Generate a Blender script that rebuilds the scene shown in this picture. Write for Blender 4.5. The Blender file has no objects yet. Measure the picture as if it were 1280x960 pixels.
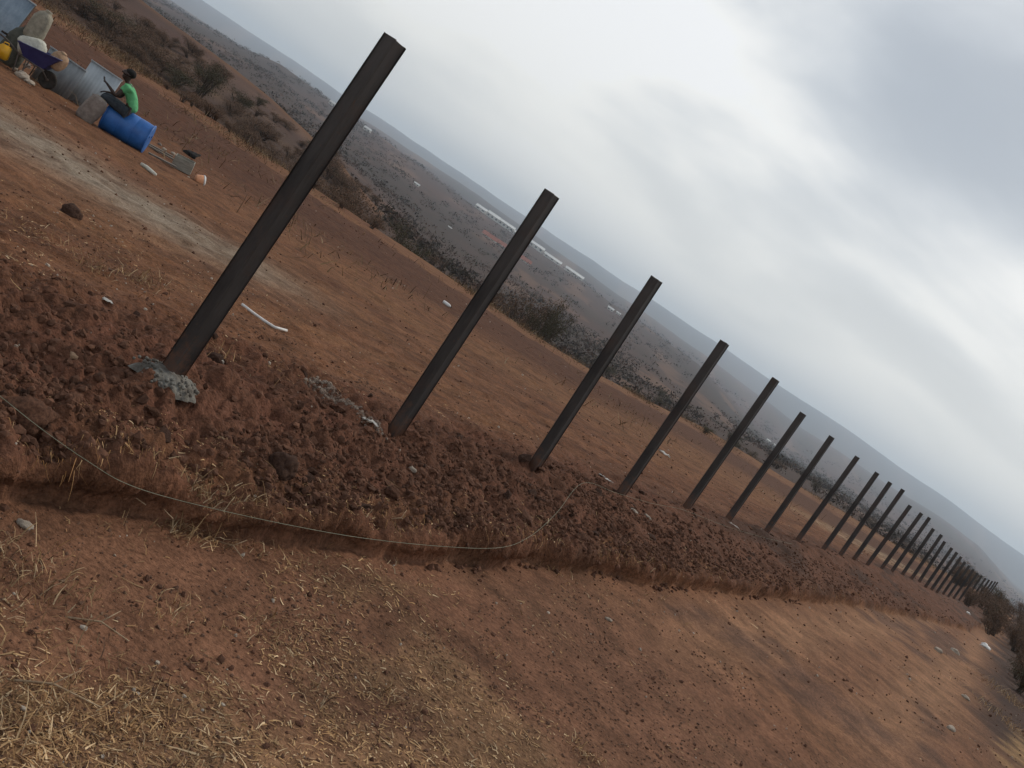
import bpy, bmesh, math, random
import numpy as np
from mathutils import Vector, Matrix
from mathutils.bvhtree import BVHTree
R = math.radians
rnd = random.Random(7)
rng = np.random.default_rng(11)
scene = bpy.context.scene
C = scene.collection

# ------------------------------------------------------------------ camera (a hand-held phone, rolled about 34 degrees)
FPX, ROLL, PITCH, EYE = 1250.0, R(34.3), math.atan(150 / 1250), 1.6
cam_d = bpy.data.cameras.new('camera'); cam = bpy.data.objects.new('camera', cam_d); C.objects.link(cam)
cam_d.sensor_width = 36; cam_d.lens = FPX / 1280 * 36; cam_d.clip_start = .05; cam_d.clip_end = 40000
RIGHT = Vector((1, 0, 0)); FWD = Vector((0, math.cos(PITCH), -math.sin(PITCH))); UP = Vector((0, math.sin(PITCH), math.cos(PITCH)))
r_ = RIGHT * math.cos(ROLL) + UP * math.sin(ROLL); u_ = -RIGHT * math.sin(ROLL) + UP * math.cos(ROLL)
cam.matrix_world = Matrix(((r_.x, u_.x, -FWD.x, 0), (r_.y, u_.y, -FWD.y, 0), (r_.z, u_.z, -FWD.z, EYE), (0, 0, 0, 1)))
scene.camera = cam

# ------------------------------------------------------------------ sky, sun, exposure
SUN_AZ, SUN_EL = math.atan2(.60, .80), R(46)                # measured from +Y towards +X
world = bpy.data.worlds.new('World'); scene.world = world; world.use_nodes = True
nt = world.node_tree; nt.nodes.clear()
def wn(t, **k):
    n = nt.nodes.new(t)
    for a, b in k.items(): setattr(n, a, b)
    return n
def mth(op, a, b=None, c=None, clamp=False):
    n = wn('ShaderNodeMath', operation=op); n.use_clamp = clamp
    for i, v in enumerate((a, b, c)):
        if v is None: continue
        if isinstance(v, (int, float)): n.inputs[i].default_value = v
        else: nt.links.new(v, n.inputs[i])
    return n.outputs[0]
sky = wn('ShaderNodeTexSky', sky_type='NISHITA', sun_disc=False)
sky.sun_elevation = SUN_EL; sky.sun_rotation = SUN_AZ; sky.dust_density = 3
tc = wn('ShaderNodeTexCoord'); sp = wn('ShaderNodeSeparateXYZ'); nt.links.new(tc.outputs['Generated'], sp.inputs[0])
zc = mth('MAXIMUM', sp.outputs[2], 0.0)
den = mth('ADD', zc, .30)
cx = wn('ShaderNodeCombineXYZ'); nt.links.new(mth('DIVIDE', sp.outputs[0], den), cx.inputs[0]); nt.links.new(mth('DIVIDE', sp.outputs[1], den), cx.inputs[1])
mp = wn('ShaderNodeMapping'); nt.links.new(cx.outputs[0], mp.inputs[0])
mp.inputs['Rotation'].default_value = (0, 0, R(-14)); mp.inputs['Scale'].default_value = (1.15, 1.55, 1); mp.inputs['Location'].default_value = (3.1, 1.4, 0)
n1 = wn('ShaderNodeTexNoise'); n1.inputs['Scale'].default_value = 1.0; n1.inputs['Detail'].default_value = 5; n1.inputs['Roughness'].default_value = .42; n1.inputs['Distortion'].default_value = .35
nt.links.new(mp.outputs[0], n1.inputs[0])
n2 = wn('ShaderNodeTexNoise'); n2.inputs['Scale'].default_value = 3.2; n2.inputs['Detail'].default_value = 4
nt.links.new(mp.outputs[0], n2.inputs[0])
cl = mth('ADD', mth('MULTIPLY', n1.outputs[0], 1.30), mth('MULTIPLY', n2.outputs[0], .20))
cl = mth('SUBTRACT', cl, .185)
cl = mth('SUBTRACT', cl, mth('MULTIPLY', zc, .57))           # the sheet of cloud is thicker higher up
rp = wn('ShaderNodeValToRGB'); rp.color_ramp.interpolation = 'B_SPLINE'
e = rp.color_ramp.elements
e[0].position = .27; e[0].color = (.40, .44, .49, 1)
e[1].position = .66; e[1].color = (1.22, 1.19, 1.13, 1)
k = e.new(.40); k.color = (.62, .655, .69, 1)
k = e.new(.50); k.color = (.92, .92, .90, 1)
nt.links.new(cl, rp.inputs[0])
hz = wn('ShaderNodeMix', data_type='RGBA'); nt.links.new(mth('POWER', mth('SUBTRACT', 1.0, mth('MULTIPLY', zc, 3.2), clamp=True), 1.8), hz.inputs[0])
nt.links.new(rp.outputs[0], hz.inputs[6]); hz.inputs[7].default_value = (1.26, 1.20, 1.08, 1)
sc10 = wn('ShaderNodeMix', data_type='RGBA', blend_type='MULTIPLY'); sc10.inputs[0].default_value = 1
nt.links.new(hz.outputs[2], sc10.inputs[6]); sc10.inputs[7].default_value = (10, 10, 10, 1)
ov = wn('ShaderNodeMix', data_type='RGBA'); ov.inputs[0].default_value = .9
nt.links.new(sky.outputs[0], ov.inputs[6]); nt.links.new(sc10.outputs[2], ov.inputs[7])
bg = wn('ShaderNodeBackground'); bg.inputs[1].default_value = .088; nt.links.new(ov.outputs[2], bg.inputs[0])
wo = wn('ShaderNodeOutputWorld'); nt.links.new(bg.outputs[0], wo.inputs[0])
sl = bpy.data.lights.new('sun', 'SUN'); sl.energy = 1.5; sl.angle = R(10); sl.color = (1, .91, .78)
so = bpy.data.objects.new('sun', sl); C.objects.link(so)
sdir = Vector((math.sin(SUN_AZ) * math.cos(SUN_EL), math.cos(SUN_AZ) * math.cos(SUN_EL), math.sin(SUN_EL)))
so.rotation_euler = sdir.to_track_quat('Z', 'Y').to_euler(); so.location = (30, 20, 60)
vs = scene.view_settings; vs.view_transform = 'Standard'; vs.look = 'None'; vs.gamma = 1; vs.use_curve_mapping = False; vs.exposure = .3
scene.cycles.volume_bounces = 2; scene.cycles.max_bounces = 6; scene.cycles.use_denoising = True
scene.cycles.use_adaptive_sampling = True

# ------------------------------------------------------------------ helpers
def tag(o, label=None, cat=None, group=None, kind=None):
    if label: o['label'] = label
    if cat: o['category'] = cat
    if group: o['group'] = group
    if kind: o['kind'] = kind
    return o
def empty(name, loc, label, cat, group=None, rot=(0, 0, 0)):
    o = bpy.data.objects.new(name, None); C.objects.link(o); o.location = loc; o.rotation_euler = rot
    o.empty_display_size = .1
    return tag(o, label, cat, group)
def link_mesh(name, me, m, parent=None, smooth=True, loc=(0, 0, 0), rot=(0, 0, 0)):
    o = bpy.data.objects.new(name, me); C.objects.link(o)
    if m is not None and not me.materials: me.materials.append(m)
    if parent: o.parent = parent
    o.location = loc; o.rotation_euler = rot
    if smooth is not None and len(me.polygons): me.polygons.foreach_set('use_smooth', np.full(len(me.polygons), smooth, bool))
    return o
def obj(name, bm, m, parent=None, smooth=True, loc=(0, 0, 0), rot=(0, 0, 0), bevel=0):
    if bevel: bmesh.ops.bevel(bm, geom=list(bm.edges), offset=bevel, segments=2, affect='EDGES', clamp_overlap=True)
    me = bpy.data.meshes.new(name); bm.normal_update(); bm.to_mesh(me); bm.free()
    return link_mesh(name, me, m, parent, smooth, loc, rot)
def np_mesh(name, V, F, n=3):
    """V (k,3), F (m,n) arrays -> mesh"""
    V = np.asarray(V, np.float32); F = np.asarray(F, np.int32)
    me = bpy.data.meshes.new(name)
    me.vertices.add(len(V)); me.vertices.foreach_set('co', V.ravel())
    me.loops.add(F.size); me.loops.foreach_set('vertex_index', F.ravel())
    me.polygons.add(len(F)); me.polygons.foreach_set('loop_start', np.arange(0, F.size, n, dtype=np.int32))
    me.update(calc_edges=True); me.validate()
    return me
def point_col(me, cols, name='Col'):
    at = me.color_attributes.new(name, 'FLOAT_COLOR', 'POINT')
    a = np.ones((len(cols), 4), np.float32); a[:, :3] = cols; at.data.foreach_set('color', a.ravel())
def box(bm, sx, sy, sz, loc=(0, 0, 0), rot=None):
    M = Matrix.Translation(loc) @ (rot if rot is not None else Matrix()) @ Matrix.Diagonal((sx, sy, sz, 1))
    return bmesh.ops.create_cube(bm, size=1, matrix=M)['verts']
def tube(bm, pts, rad, n=8, cap=True):
    """tube along a list of points; rad number or list"""
    pts = [Vector(p) for p in pts]; rings = []
    rr = rad if isinstance(rad, (list, tuple)) else [rad] * len(pts)
    up = Vector((0, 0, 1))
    for i, p in enumerate(pts):
        d = (pts[min(i + 1, len(pts) - 1)] - pts[max(i - 1, 0)]).normalized()
        a = d.cross(up); a = a.normalized() if a.length > 1e-3 else d.cross(Vector((1, 0, 0))).normalized()
        b = d.cross(a).normalized()
        rings.append([bm.verts.new(p + (a * math.cos(t) + b * math.sin(t)) * rr[i]) for t in [2 * math.pi * k / n for k in range(n)]])
    for i in range(len(rings) - 1):
        for k in range(n): bm.faces.new((rings[i][k], rings[i][(k + 1) % n], rings[i + 1][(k + 1) % n], rings[i + 1][k]))
    if cap: bm.faces.new(rings[0][::-1]); bm.faces.new(rings[-1])
def lathe(bm, prof, n=32, M=Matrix()):
    rings = []
    for (r, z) in prof:
        rings.append([bm.verts.new(M @ Vector((r * math.cos(2 * math.pi * k / n), r * math.sin(2 * math.pi * k / n), z))) for k in range(n)])
    for i in range(len(rings) - 1):
        for k in range(n): bm.faces.new((rings[i][k], rings[i][(k + 1) % n], rings[i + 1][(k + 1) % n], rings[i + 1][k]))
    bm.faces.new(rings[0][::-1]); bm.faces.new(rings[-1])
def rot3(x=0, y=0, z=0): return (Matrix.Rotation(z, 4, 'Z') @ Matrix.Rotation(y, 4, 'Y') @ Matrix.Rotation(x, 4, 'X'))

# value noise ------------------------------------------------------
def _h(i, j, s):
    n = (i.astype(np.int64) * 374761393 + j.astype(np.int64) * 668265263 + s * 1442695041) & 0xffffffff
    n = ((n ^ (n >> 13)) * 1274126177) & 0xffffffff
    n = ((n ^ (n >> 15)) * 2246822519) & 0xffffffff
    return ((n ^ (n >> 16)) & 0xffffff) / float(0xffffff)
def vnoise(x, y, s=0):
    xi, yi = np.floor(x), np.floor(y); fx, fy = x - xi, y - yi
    fx = fx * fx * fx * (fx * (fx * 6 - 15) + 10); fy = fy * fy * fy * (fy * (fy * 6 - 15) + 10)
    a, b, c, d = _h(xi, yi, s), _h(xi + 1, yi, s), _h(xi, yi + 1, s), _h(xi + 1, yi + 1, s)
    return (a * (1 - fx) + b * fx) * (1 - fy) + (c * (1 - fx) + d * fx) * fy
def fbm(x, y, s=0, o=4, g=.5):
    t = np.zeros_like(x); a = 1.0; w = 0
    for k in range(o):
        c, sn = math.cos(.6 * k), math.sin(.6 * k)
        t += a * (vnoise((x * c - y * sn) * 2 ** k + 17.3 * k, (x * sn + y * c) * 2 ** k - 9.1 * k, s + k) - .5); w += a; a *= g
    return t / w * 2                                        # about -1..1
def lumps(x, y, s=0):
    """rounded lumps of uneven size: 0 in the joints, up to 1 on top"""
    xi, yi = np.floor(x), np.floor(y); best = np.zeros_like(x)
    for i in (-1, 0, 1):
        for j in (-1, 0, 1):
            cx_, cy_ = xi + i, yi + j
            px, py = cx_ + _h(cx_, cy_, s), cy_ + _h(cx_, cy_, s + 1)
            rr = .35 + .55 * _h(cx_, cy_, s + 2); hh = .35 + .65 * _h(cx_, cy_, s + 3)
            an = 3.1 * _h(cx_, cy_, s + 4); el = 1 + .7 * _h(cx_, cy_, s + 5)
            dx, dy = x - px, y - py
            u, v = (dx * np.cos(an) + dy * np.sin(an)) / el, -dx * np.sin(an) + dy * np.cos(an)
            q = 1 - (u * u + v * v) / (rr * rr)
            qq = np.clip(q, 0, 1); best = np.maximum(best, hh * rr * np.minimum(np.sqrt(qq), qq * (.75 + .5 * (u / rr) + .6 * (v / rr)) + .35 * (qq > 0) * qq))
    return best
def sstep(a, b, x):
    t = np.clip((x - a) / (b - a), 0, 1); return t * t * (3 - 2 * t)

# ------------------------------------------------------------------ lay of the land
P1 = np.array((-1.48, 5.15)); FD = np.array((.4765, .8792)); ND = np.array((.8792, -.4765))   # the fence line; ND points to the path
PATH_DROP = .27
def st(x, y): return (x - P1[0]) * FD[0] + (y - P1[1]) * FD[1], (x - P1[0]) * ND[0] + (y - P1[1]) * ND[1]
def pix_ray(u, v):
    dx, dy = u - 640, v - 480
    a = dx * math.cos(ROLL) + dy * math.sin(ROLL); b = dx * math.sin(ROLL) - dy * math.cos(ROLL)
    return (RIGHT * a + UP * b + FWD * FPX)
# foot of the little cut bank, read along the path, as offset from the fence line
foot_px = [(-60, 612), (0, 622), (75, 634), (150, 640), (215, 652), (270, 668), (350, 685), (430, 688), (520, 700), (600, 708), (660, 704), (738, 716), (777, 724), (812, 730), (869, 735), (920, 742), (1000, 750), (1080, 758), (1150, 772), (1210, 786)]
fs_, ft_ = [], []
for (u, v) in foot_px:
    d = pix_ray(u, v)
    # plane z = -.0158*s - PATH_DROP
    g = -.0158; A = d.z - g * (d.x * FD[0] + d.y * FD[1]); B = g * (-P1[0] * FD[0] - P1[1] * FD[1]) - PATH_DROP - EYE
    k = B / A; s, t = st(d.x * k, d.y * k); fs_.append(s); ft_.append(t)
FS, FT = np.array(fs_), np.array(ft_)
AZ = np.array([-1500, -1100, -650, -515, -461, -400, -330, -263, -165, 0, 67, 177, 280, 330, 450, 549, 592, 651, 800, 1100, 1500.])
TAB = {  # image height of the land at each distance, per direction
 140:  [140, 145, 138, 132, 127, 119, 104, 84, 70, 58, 58, 66, 85, 92, 95, 98, 98, 98, 98, 98, 98],
 250:  [120, 120, 116, 112, 110, 106, 99, 91, 82, 80, 82, 92, 106, 108, 110, 110, 110, 110, 110, 110, 110],
 500:  [130, 130, 130, 132, 132, 126, 120, 115, 110, 110, 112, 114, 113, 113, 116, 116, 116, 116, 114, 112, 110],
 900:  [140, 140, 142, 148, 150, 146, 142, 139, 136, 134, 133, 133, 120, 117, 122, 124, 124, 122, 120, 118, 116],
 1600: [150, 150, 149, 160, 168, 165, 162, 159.5, 156, 155, 153, 151, 128, 122, 130, 134, 134, 130, 128, 124, 122],
 2100: [151, 151, 151, 158, 163, 161, 159, 157, 154, 154, 151, 149, 136, 130, 140, 147, 147, 138, 134, 130, 126],
 4200: [158, 158, 158, 160, 165, 166, 167, 168, 170, 168, 166, 165, 162, 160, 161, 165, 162, 148, 138, 134, 130],
 5200: [158, 158, 158, 160, 163, 164, 164, 164, 166, 166, 165, 164, 162, 160, 160, 160, 158, 150, 142, 140, 138],
 9000: [178, 179, 180, 181.5, 181, 180, 180, 180, 181, 184, 184, 186, 187, 190, 187.5, 188, 185, 184.5, 180, 172, 168],
 10500: [165] * 21, 14000: [160] * 21}
TD = np.array(list(TAB.keys()), float); TB = np.array([TAB[k] for k in TAB], float)
def zat(b, D): return EYE + D * (b * math.cos(PITCH) - FPX * math.sin(PITCH)) / (FPX * math.cos(PITCH) + b * math.sin(PITCH))
BROW_A, BROW_Y = np.array([-1500, -650, -350, 0, 80, 150, 230, 300, 400, 700, 1500.]), np.array([48, 48, 50, 58, 62, 72, 92, 100, 110, 110, 110.])
def field(x, y):
    s, t = st(x, y)
    c = np.clip(-t - .8, 0, None); c = 11 * (1 - np.exp(-c / 11))
    return -.0158 * np.clip(s, -30, 75) - .0085 * np.clip(s - 33, 0, 45) - .13 * c - .004 * np.clip(t - 6, 0, 40)
def land(x, y, detail=True):
    """surface (X, Y, Z) and colour for each plan point"""
    s, t = st(x, y); r = np.hypot(x, y)
    yy = np.maximum(y, 1e-3); a = np.clip(x / yy, -1.3, 1.3) * FPX
    a = np.where(y > .1, a, np.sign(x) * 1500)
    dist = np.where(y > .1, np.where(np.abs(a) < 1500, yy, r * .64), r * .64)
    tf = np.interp(s, FS, FT) + .07 * fbm(s * 1.7, s * 0 + 3.3, 5, 4) + .07 * fbm(s * 4.5, t * 3, 8, 4)
    q = t - tf                                               # >0 on the path
    zf = field(x, y)
    # --- beyond the brow of the field: the valley and the hills
    yb = np.interp(a, BROW_A, BROW_Y) * (1 + .10 * fbm(x * .07, y * .02, 44, 4))
    lt = np.log(TD); ld = np.log(np.maximum(dist, 1.0))
    zt = np.zeros_like(x); tabs = [zat(np.interp(a, AZ, TB[k]), TD[k]) for k in range(len(TD))]
    zt = tabs[0].copy()
    for k in range(len(TD) - 1):
        w = np.clip((ld - lt[k]) / (lt[k + 1] - lt[k]), 0, 1); w = w * w * (3 - 2 * w) * .5 + w * .5
        zt = np.where(ld >= lt[k], tabs[k] * (1 - w) + tabs[k + 1] * w, zt)
    dipz = zf - 3.2 - .05 * (yb - 48)
    w1 = sstep(1.0, 1.3, dist / yb); w2 = sstep(1.25, np.maximum(1.5, 140 / yb), dist / yb)
    z = zf * (1 - w1) + dipz * w1; z = z * (1 - w2) + zt * w2
    far = w1
    if detail:
        # roughness of the far land: gullies and low knolls
        z = z + far * (dist * .0035) * fbm(x / (dist * .11 + 1), y / (dist * .16 + 1), 60, 4)
    X, Y = x.copy(), y.copy()
    near = 1 - sstep(30, 75, dist)
    # --- the path below the bank
    pd = PATH_DROP + .02 * fbm(s * .25, t * .3, 12, 2) + .015 * np.clip(s - 8, 0, 30) / 10
    wpath = sstep(-.035, .035, q)
    cut = np.interp(s, [-4, 2.5, 4.5, 6.5, 9, 16, 30], [.18, .175, .165, .16, .15, .14, .12]) * (1 + .35 * fbm(s * 2.3, s * 0, 21, 3))
    lipw = np.clip(-q / np.maximum(tf, .3), 0, 1)             # 0 at the lip, 1 at the fence line
    bank = -(pd - cut) * (1 - lipw ** .8)
    mound = .05 * np.exp(-((t - .12) / .5) ** 2) * near
    zn = np.where(q > -2.5, bank * (t > -1.5), 0) * (1 - sstep(0, -1.0, t)) + mound
    path = -pd + .012 * fbm(x * 1.3, y * 1.3, 31, 3)
    road = sstep(-.3, .2, q) * (1 - sstep(4.0, 6.5, t))
    dz = zn * (1 - wpath) + path * wpath
    z = z + dz * (1 - sstep(55, 80, dist)) * np.where(y > -20, 1, 1)
    # overhang of the cut
    if detail:
        ov = near * np.where(q < 0, .045 * np.exp(-(q / .06) ** 2), 0) - near * .035 * np.exp(-((q - .045) / .03) ** 2)
        ov = ov * (1 + .8 * fbm(s * 9, s * 0 + 1, 77, 3)) * np.interp(s, [2, 8, 20], [1, .7, .5])
        X += ov * ND[0]; Y += ov * ND[1]
        # clods of dug earth on the bank, rougher towards the near end
        wc = sstep(.015, -.05, q) * (1 - sstep(-.15, -1.1, t + .6 * fbm(s * .6, t * .8, 90, 3) - np.interp(s, [-3, 1.0, 3], [-.9, -.5, 0]))) * near
        wc = wc * np.interp(s, [-3, 3.5, 5.5, 9, 14, 40], [1.1, 1.05, .85, .6, .5, .5])
        m = wc > .01
        if m.any():
            xs, ys, ss, ts = x[m], y[m], s[m], t[m]
            lm = .085 * lumps(xs / .21 + .3 * fbm(xs * 4, ys * 4, 3, 2), ys / .21, 101) + .05 * lumps(xs / .1, ys / .1 + .2 * fbm(xs * 8, ys * 8, 4, 2), 131) + .028 * lumps(xs / .05, ys / .05, 161)
            lm += .04 * fbm(xs * 2.2, ys * 2.2, 15, 3) + .022 * (np.abs(fbm(xs * 13, ys * 13, 16, 4)) - .25) + .012 * fbm(xs * 34, ys * 34, 18, 2)
            z[m] += wc[m] * (lm * 1.15 - .035)
        # lengthwise ribs down the cut face and the slope above it
        wr = near * np.exp(-((q + .08) / .16) ** 2)
        z += wr * .014 * fbm(s * 16, t * 5.0, 200, 3)
        z += near * sstep(.0, -.1, q) * sstep(-.6, 0, t) * (.05 * fbm(s * .9, t * 2.2, 204, 4) + .03 * fbm(s * 3.2, t * 2.2, 206, 3)) * sstep(5, 12, s)
        # field and path texture
        wf = (1 - wc) * near
        z += wf * (1 - wpath) * (.040 * fbm(x * 2.5, y * 2.5, 210, 5) + .03 * fbm(s * .5, t * 2.2, 214, 4) + .05 * np.maximum(0, lumps(x / .16, y / .16, 220) - .35) * np.interp(t, [-7, -2], [.4, 1]) + .03 * np.maximum(0, lumps(x / .07, y / .07, 225) - .3) * sstep(-6, -1.5, t))
        z += wf * wpath * (.004 * fbm(x * 7, y * 7, 230, 3) + .012 * np.maximum(0, lumps(x / .07, y / .07, 240) - .5) * np.clip(.5 + fbm(x * .9, y * .9, 241, 2), 0, 1))
        # faint wheel ruts on the path
        z += near * wpath * -.018 * (np.exp(-((t - 2.0 - .1 * fbm(s * .3, s * 0, 250, 2)) / .28) ** 2) + np.exp(-((t - 3.5) / .3) ** 2))
    else:
        wc = np.zeros_like(x)
    # ---------------- colour of the earth itself
    def c(*v): return np.array(v)[None, :]
    n_a, n_b, n_c = fbm(x * .35, y * .35, 300, 4), fbm(x * 1.6, y * 1.6, 310, 4), fbm(x * 6, y * 6, 320, 3)
    mixc = lambda A, B, w: A * (1 - np.clip(w, 0, 1)[:, None]) + B * np.clip(w, 0, 1)[:, None]
    RED, TAN, PATHC, DARK, STRAW, GREY = c(.128, .056, .032), c(.172, .085, .042), c(.215, .108, .058), c(.060, .034, .025), c(.30, .185, .085), c(.235, .19, .145)
    col = mixc(np.repeat(RED, len(x), 0), TAN, .40 + .40 * n_a + .15 * n_b)
    # field: red near the posts, tan further, a dark burnt band, a pale strip on the brow
    rat = dist / yb
    st_ = fbm(s * .22, t * 1.5, 305, 4)
    col = mixc(col, TAN * 1.1, sstep(.1, .5, st_) * .5)
    col = mixc(col, RED * .7, sstep(.1, .5, -st_) * .5)
    col = mixc(col, TAN * .95, sstep(-2, -6, t) * (.55 + .35 * n_a + .2 * n_b) * (1 - .5 * sstep(-3, -5.5, x)))
    col = mixc(col, RED * .62, sstep(.46, .62, rat + .07 * n_a + .05 * n_b) * (1 - sstep(.84, .9, rat + .03 * n_b)) * .9)
    col = mixc(col, TAN * 1.05, sstep(.84, .93, rat + .06 * n_b) * (1 - sstep(1.05, 1.15, rat)) * (.4 + .7 * n_a + .5 * n_b) * np.interp(a, [-450, -250], [.35, 1]))
    # grey strip where cement was mixed
    gm = np.exp(-((y - 12.3 - .12 * (x + 6)) / 1.75) ** 2) * sstep(-2.2, -4.0, x + .6 * n_b) * (t < -1)
    col = mixc(col, GREY * .9, gm * (.85 + .45 * n_b + .25 * n_c))
    # pale ground behind the far posts, its sunlit brightness put into the colour
    col = mixc(col, c(.34, .25, .16), sstep(34, 46, s) * sstep(-.5, -1.0, t) * sstep(-7, -4, t) * (.35 + .9 * n_b) * (1 - sstep(60, 80, dist)))
    # bank
    bk = sstep(.04, -.06, q) * sstep(-1.3, -.2, t + .5 * n_b)
    col = mixc(col, c(.118, .056, .035), bk * .95 * (1 - sstep(60, 90, dist)))
    col = mixc(col, c(.085, .036, .024), wc * .45 * (.5 + n_c))
    col = mixc(col, c(.055, .032, .024), bk * sstep(8, 14, s) * sstep(0, .35, fbm(s * .35, t * 1.6, 335, 4)) * .8 * (1 - sstep(60, 90, dist)))
    col = mixc(col, TAN * .8, np.exp(-((q + .2) / .12) ** 2) * near * (.2 + .6 * n_b))
    # path
    pc = mixc(np.repeat(PATHC, len(x), 0), RED * 1.05, .38 + .5 * n_a + .3 * n_b)
    pc = mixc(pc, c(.29, .162, .092), np.exp(-((t - 2.0) / .5) ** 2) * sstep(2, 6, s) * (.5 + .4 * n_b) + np.exp(-((t - 3.5) / .5) ** 2) * sstep(4, 8, s) * .5)
    pc = mixc(pc, DARK * 1.5, sstep(.12, .5, fbm(s * .45 + 5, t * 1.0, 330, 5)) * .7)
    pc = mixc(pc, c(.215, .130, .070), sstep(.15, .6, fbm(x * 1.3, y * 1.3, 340, 4)) * .3 * sstep(6, 1, s))
    pc = mixc(pc, DARK * .95, sstep(3.5, 4.5, t + .7 * n_a) * sstep(9, 15, s))
    pc = mixc(pc, STRAW, sstep(4.6, 5.2, t + .5 * n_b) * (1 - sstep(14, 18, s)) * .8)
    pc = mixc(pc, c(.140, .070, .044), sstep(5.5, 2.5, s) * .65)
    pc = mixc(pc, c(.215, .130, .070), sstep(.25, .65, fbm(x * 1.1, y * 1.1, 700, 4) + .5 * fbm(s * .5, t * 2.4, 705, 3)) * .55 * sstep(4.2, 1.0, s))
    col = mixc(col, pc, wpath * (1 - far))
    # valley
    big, mid = fbm(x / (60 + dist * .08), y / (90 + dist * .16), 400, 4), fbm(x / (14 + dist * .02), y / (20 + dist * .05), 410, 4)
    vc = mixc(np.repeat(c(.085, .048, .038), len(x), 0), c(.047, .033, .027), .5 + .7 * big)
    vc = mixc(vc, c(.17, .10, .065), sstep(.18, .55, mid) * .5)
    vc = mixc(vc, c(.042, .032, .026), sstep(.0, .4, -mid) * .5)
    spur = (a < -250) * sstep(126, 136, dist) * (1 - sstep(150, 175, dist))
    vc = mixc(vc, TAN * .75, spur * (.75 + .3 * mid))
    vc = mixc(vc, c(.088, .056, .042), (.75 + .4 * mid) * (a < -200) * (1 - sstep(108, 124, dist)))
    vc = mixc(vc, c(.17, .105, .06), sstep(.05, .4, fbm(x * .12, y * .2, 345, 3)) * (1 - sstep(80, 130, dist)) * .5)
    col = mixc(col, vc, sstep(1.05, 1.2, rat + .03 * n_b) * (y > 5))
    return X, Y, z, col * (1 + .42 * n_c * near + .22 * n_b * near)[:, None]

# ------------------------------------------------------------------ the ground, one sheet out to the horizon
az = np.concatenate([np.linspace(-180, -37, 44)[:-1], np.linspace(-37, 37, 620), np.linspace(37, 180, 44)[1:-1]])
rr = np.concatenate([np.geomspace(.5, 1.9, 24)[:-1], np.geomspace(1.9, 7.5, 430)[:-1], np.geomspace(7.5, 60, 560)[:-1], np.geomspace(60, 13500, 300)])
na, nr = len(az), len(rr)
AA, RR = np.meshgrid(np.radians(az), rr)
gx, gy = (RR * np.sin(AA)).ravel(), (RR * np.cos(AA)).ravel()
GX, GY, GZ, GC = land(gx, gy)
V = np.stack([GX, GY, GZ], 1)
ii, jj = np.meshgrid(np.arange(nr - 1), np.arange(na), indexing='ij')
j2 = (jj + 1) % na
Q = np.stack([ii * na + jj, (ii + 1) * na + jj, (ii + 1) * na + j2, ii * na + j2], -1).reshape(-1, 4)[:, ::-1]
centre = len(V); V = np.vstack([V, [[0, 0, float(GZ[:na].mean())]]]); GC = np.vstack([GC, GC[:1]])
gm_ = np_mesh('ground', V, Q, 4)
point_col(gm_, np.clip(GC, .005, 1))

# ------------------------------------------------------------------ materials
def mat(name, col=(.5, .5, .5), rough=.8, metal=0, spec=.3):
    m = bpy.data.materials.new(name); m.use_nodes = True
    b = m.node_tree.nodes['Principled BSDF']
    b.inputs['Base Color'].default_value = (*col, 1); b.inputs['Roughness'].default_value = rough; b.inputs['Metallic'].default_value = metal
    b.inputs['Specular IOR Level'].default_value = spec
    return m
def noisy(name, c1, c2, scale=8, rough=.85, metal=0, bump=.0, bscale=None, attr=False, detail=6, rough_var=0, spec=.3, contrast=(.35, .65), dist=.01, coord='Object', stretch=None):
    """principled surface whose colour wanders between c1 and c2; bump relief; optional colour attribute as base"""
    m = mat(name, c1, rough, metal, spec); t = m.node_tree; N = t.nodes.new; L = t.links.new; b = t.nodes['Principled BSDF']
    co = N('ShaderNodeTexCoord'); src = co.outputs[coord]
    if stretch:
        mpn = N('ShaderNodeMapping'); mpn.inputs['Scale'].default_value = stretch; L(src, mpn.inputs[0]); src = mpn.outputs[0]
    n = N('ShaderNodeTexNoise'); n.inputs['Scale'].default_value = scale; n.inputs['Detail'].default_value = detail; n.inputs['Roughness'].default_value = .62; L(src, n.inputs[0])
    r = N('ShaderNodeValToRGB'); r.color_ramp.elements[0].position, r.color_ramp.elements[1].position = contrast
    r.color_ramp.elements[0].color = (*c1, 1); r.color_ramp.elements[1].color = (*c2, 1); L(n.outputs[0], r.inputs[0])
    out = r.outputs[0]
    if attr:
        at = N('ShaderNodeVertexColor'); at.layer_name = 'Col'
        mx = N('ShaderNodeMix'); mx.data_type = 'RGBA'; mx.blend_type = 'MULTIPLY'; mx.inputs[0].default_value = 1
        L(at.outputs[0], mx.inputs[6]); L(out, mx.inputs[7]); out = mx.outputs[2]
    L(out, b.inputs['Base Color'])
    if rough_var:
        mr = N('ShaderNodeMapRange'); mr.inputs[3].default_value = rough - rough_var; mr.inputs[4].default_value = rough + rough_var; L(n.outputs[0], mr.inputs[0]); L(mr.outputs[0], b.inputs['Roughness'])
    if bump:
        n2 = N('ShaderNodeTexNoise'); n2.inputs['Scale'].default_value = bscale or scale * 4; n2.inputs['Detail'].default_value = 5; L(src, n2.inputs[0])
        bp = N('ShaderNodeBump'); bp.inputs['Strength'].default_value = bump; bp.inputs['Distance'].default_value = dist; L(n2.outputs[0], bp.inputs['Height']); L(bp.outputs[0], b.inputs['Normal'])
    return m
M = {}
M['earth'] = noisy('earth', (.55, .52, .50), (1.45, 1.42, 1.38), 34, .95, attr=True, bump=.7, bscale=75, spec=.12, contrast=(.3, .7), dist=.02)
M['steel'] = noisy('dark_steel', (.020, .015, .013), (.075, .050, .040), 5, .55, .35, bump=.12, bscale=60, rough_var=.12, spec=.4, stretch=(1, 1, .25))
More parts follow.
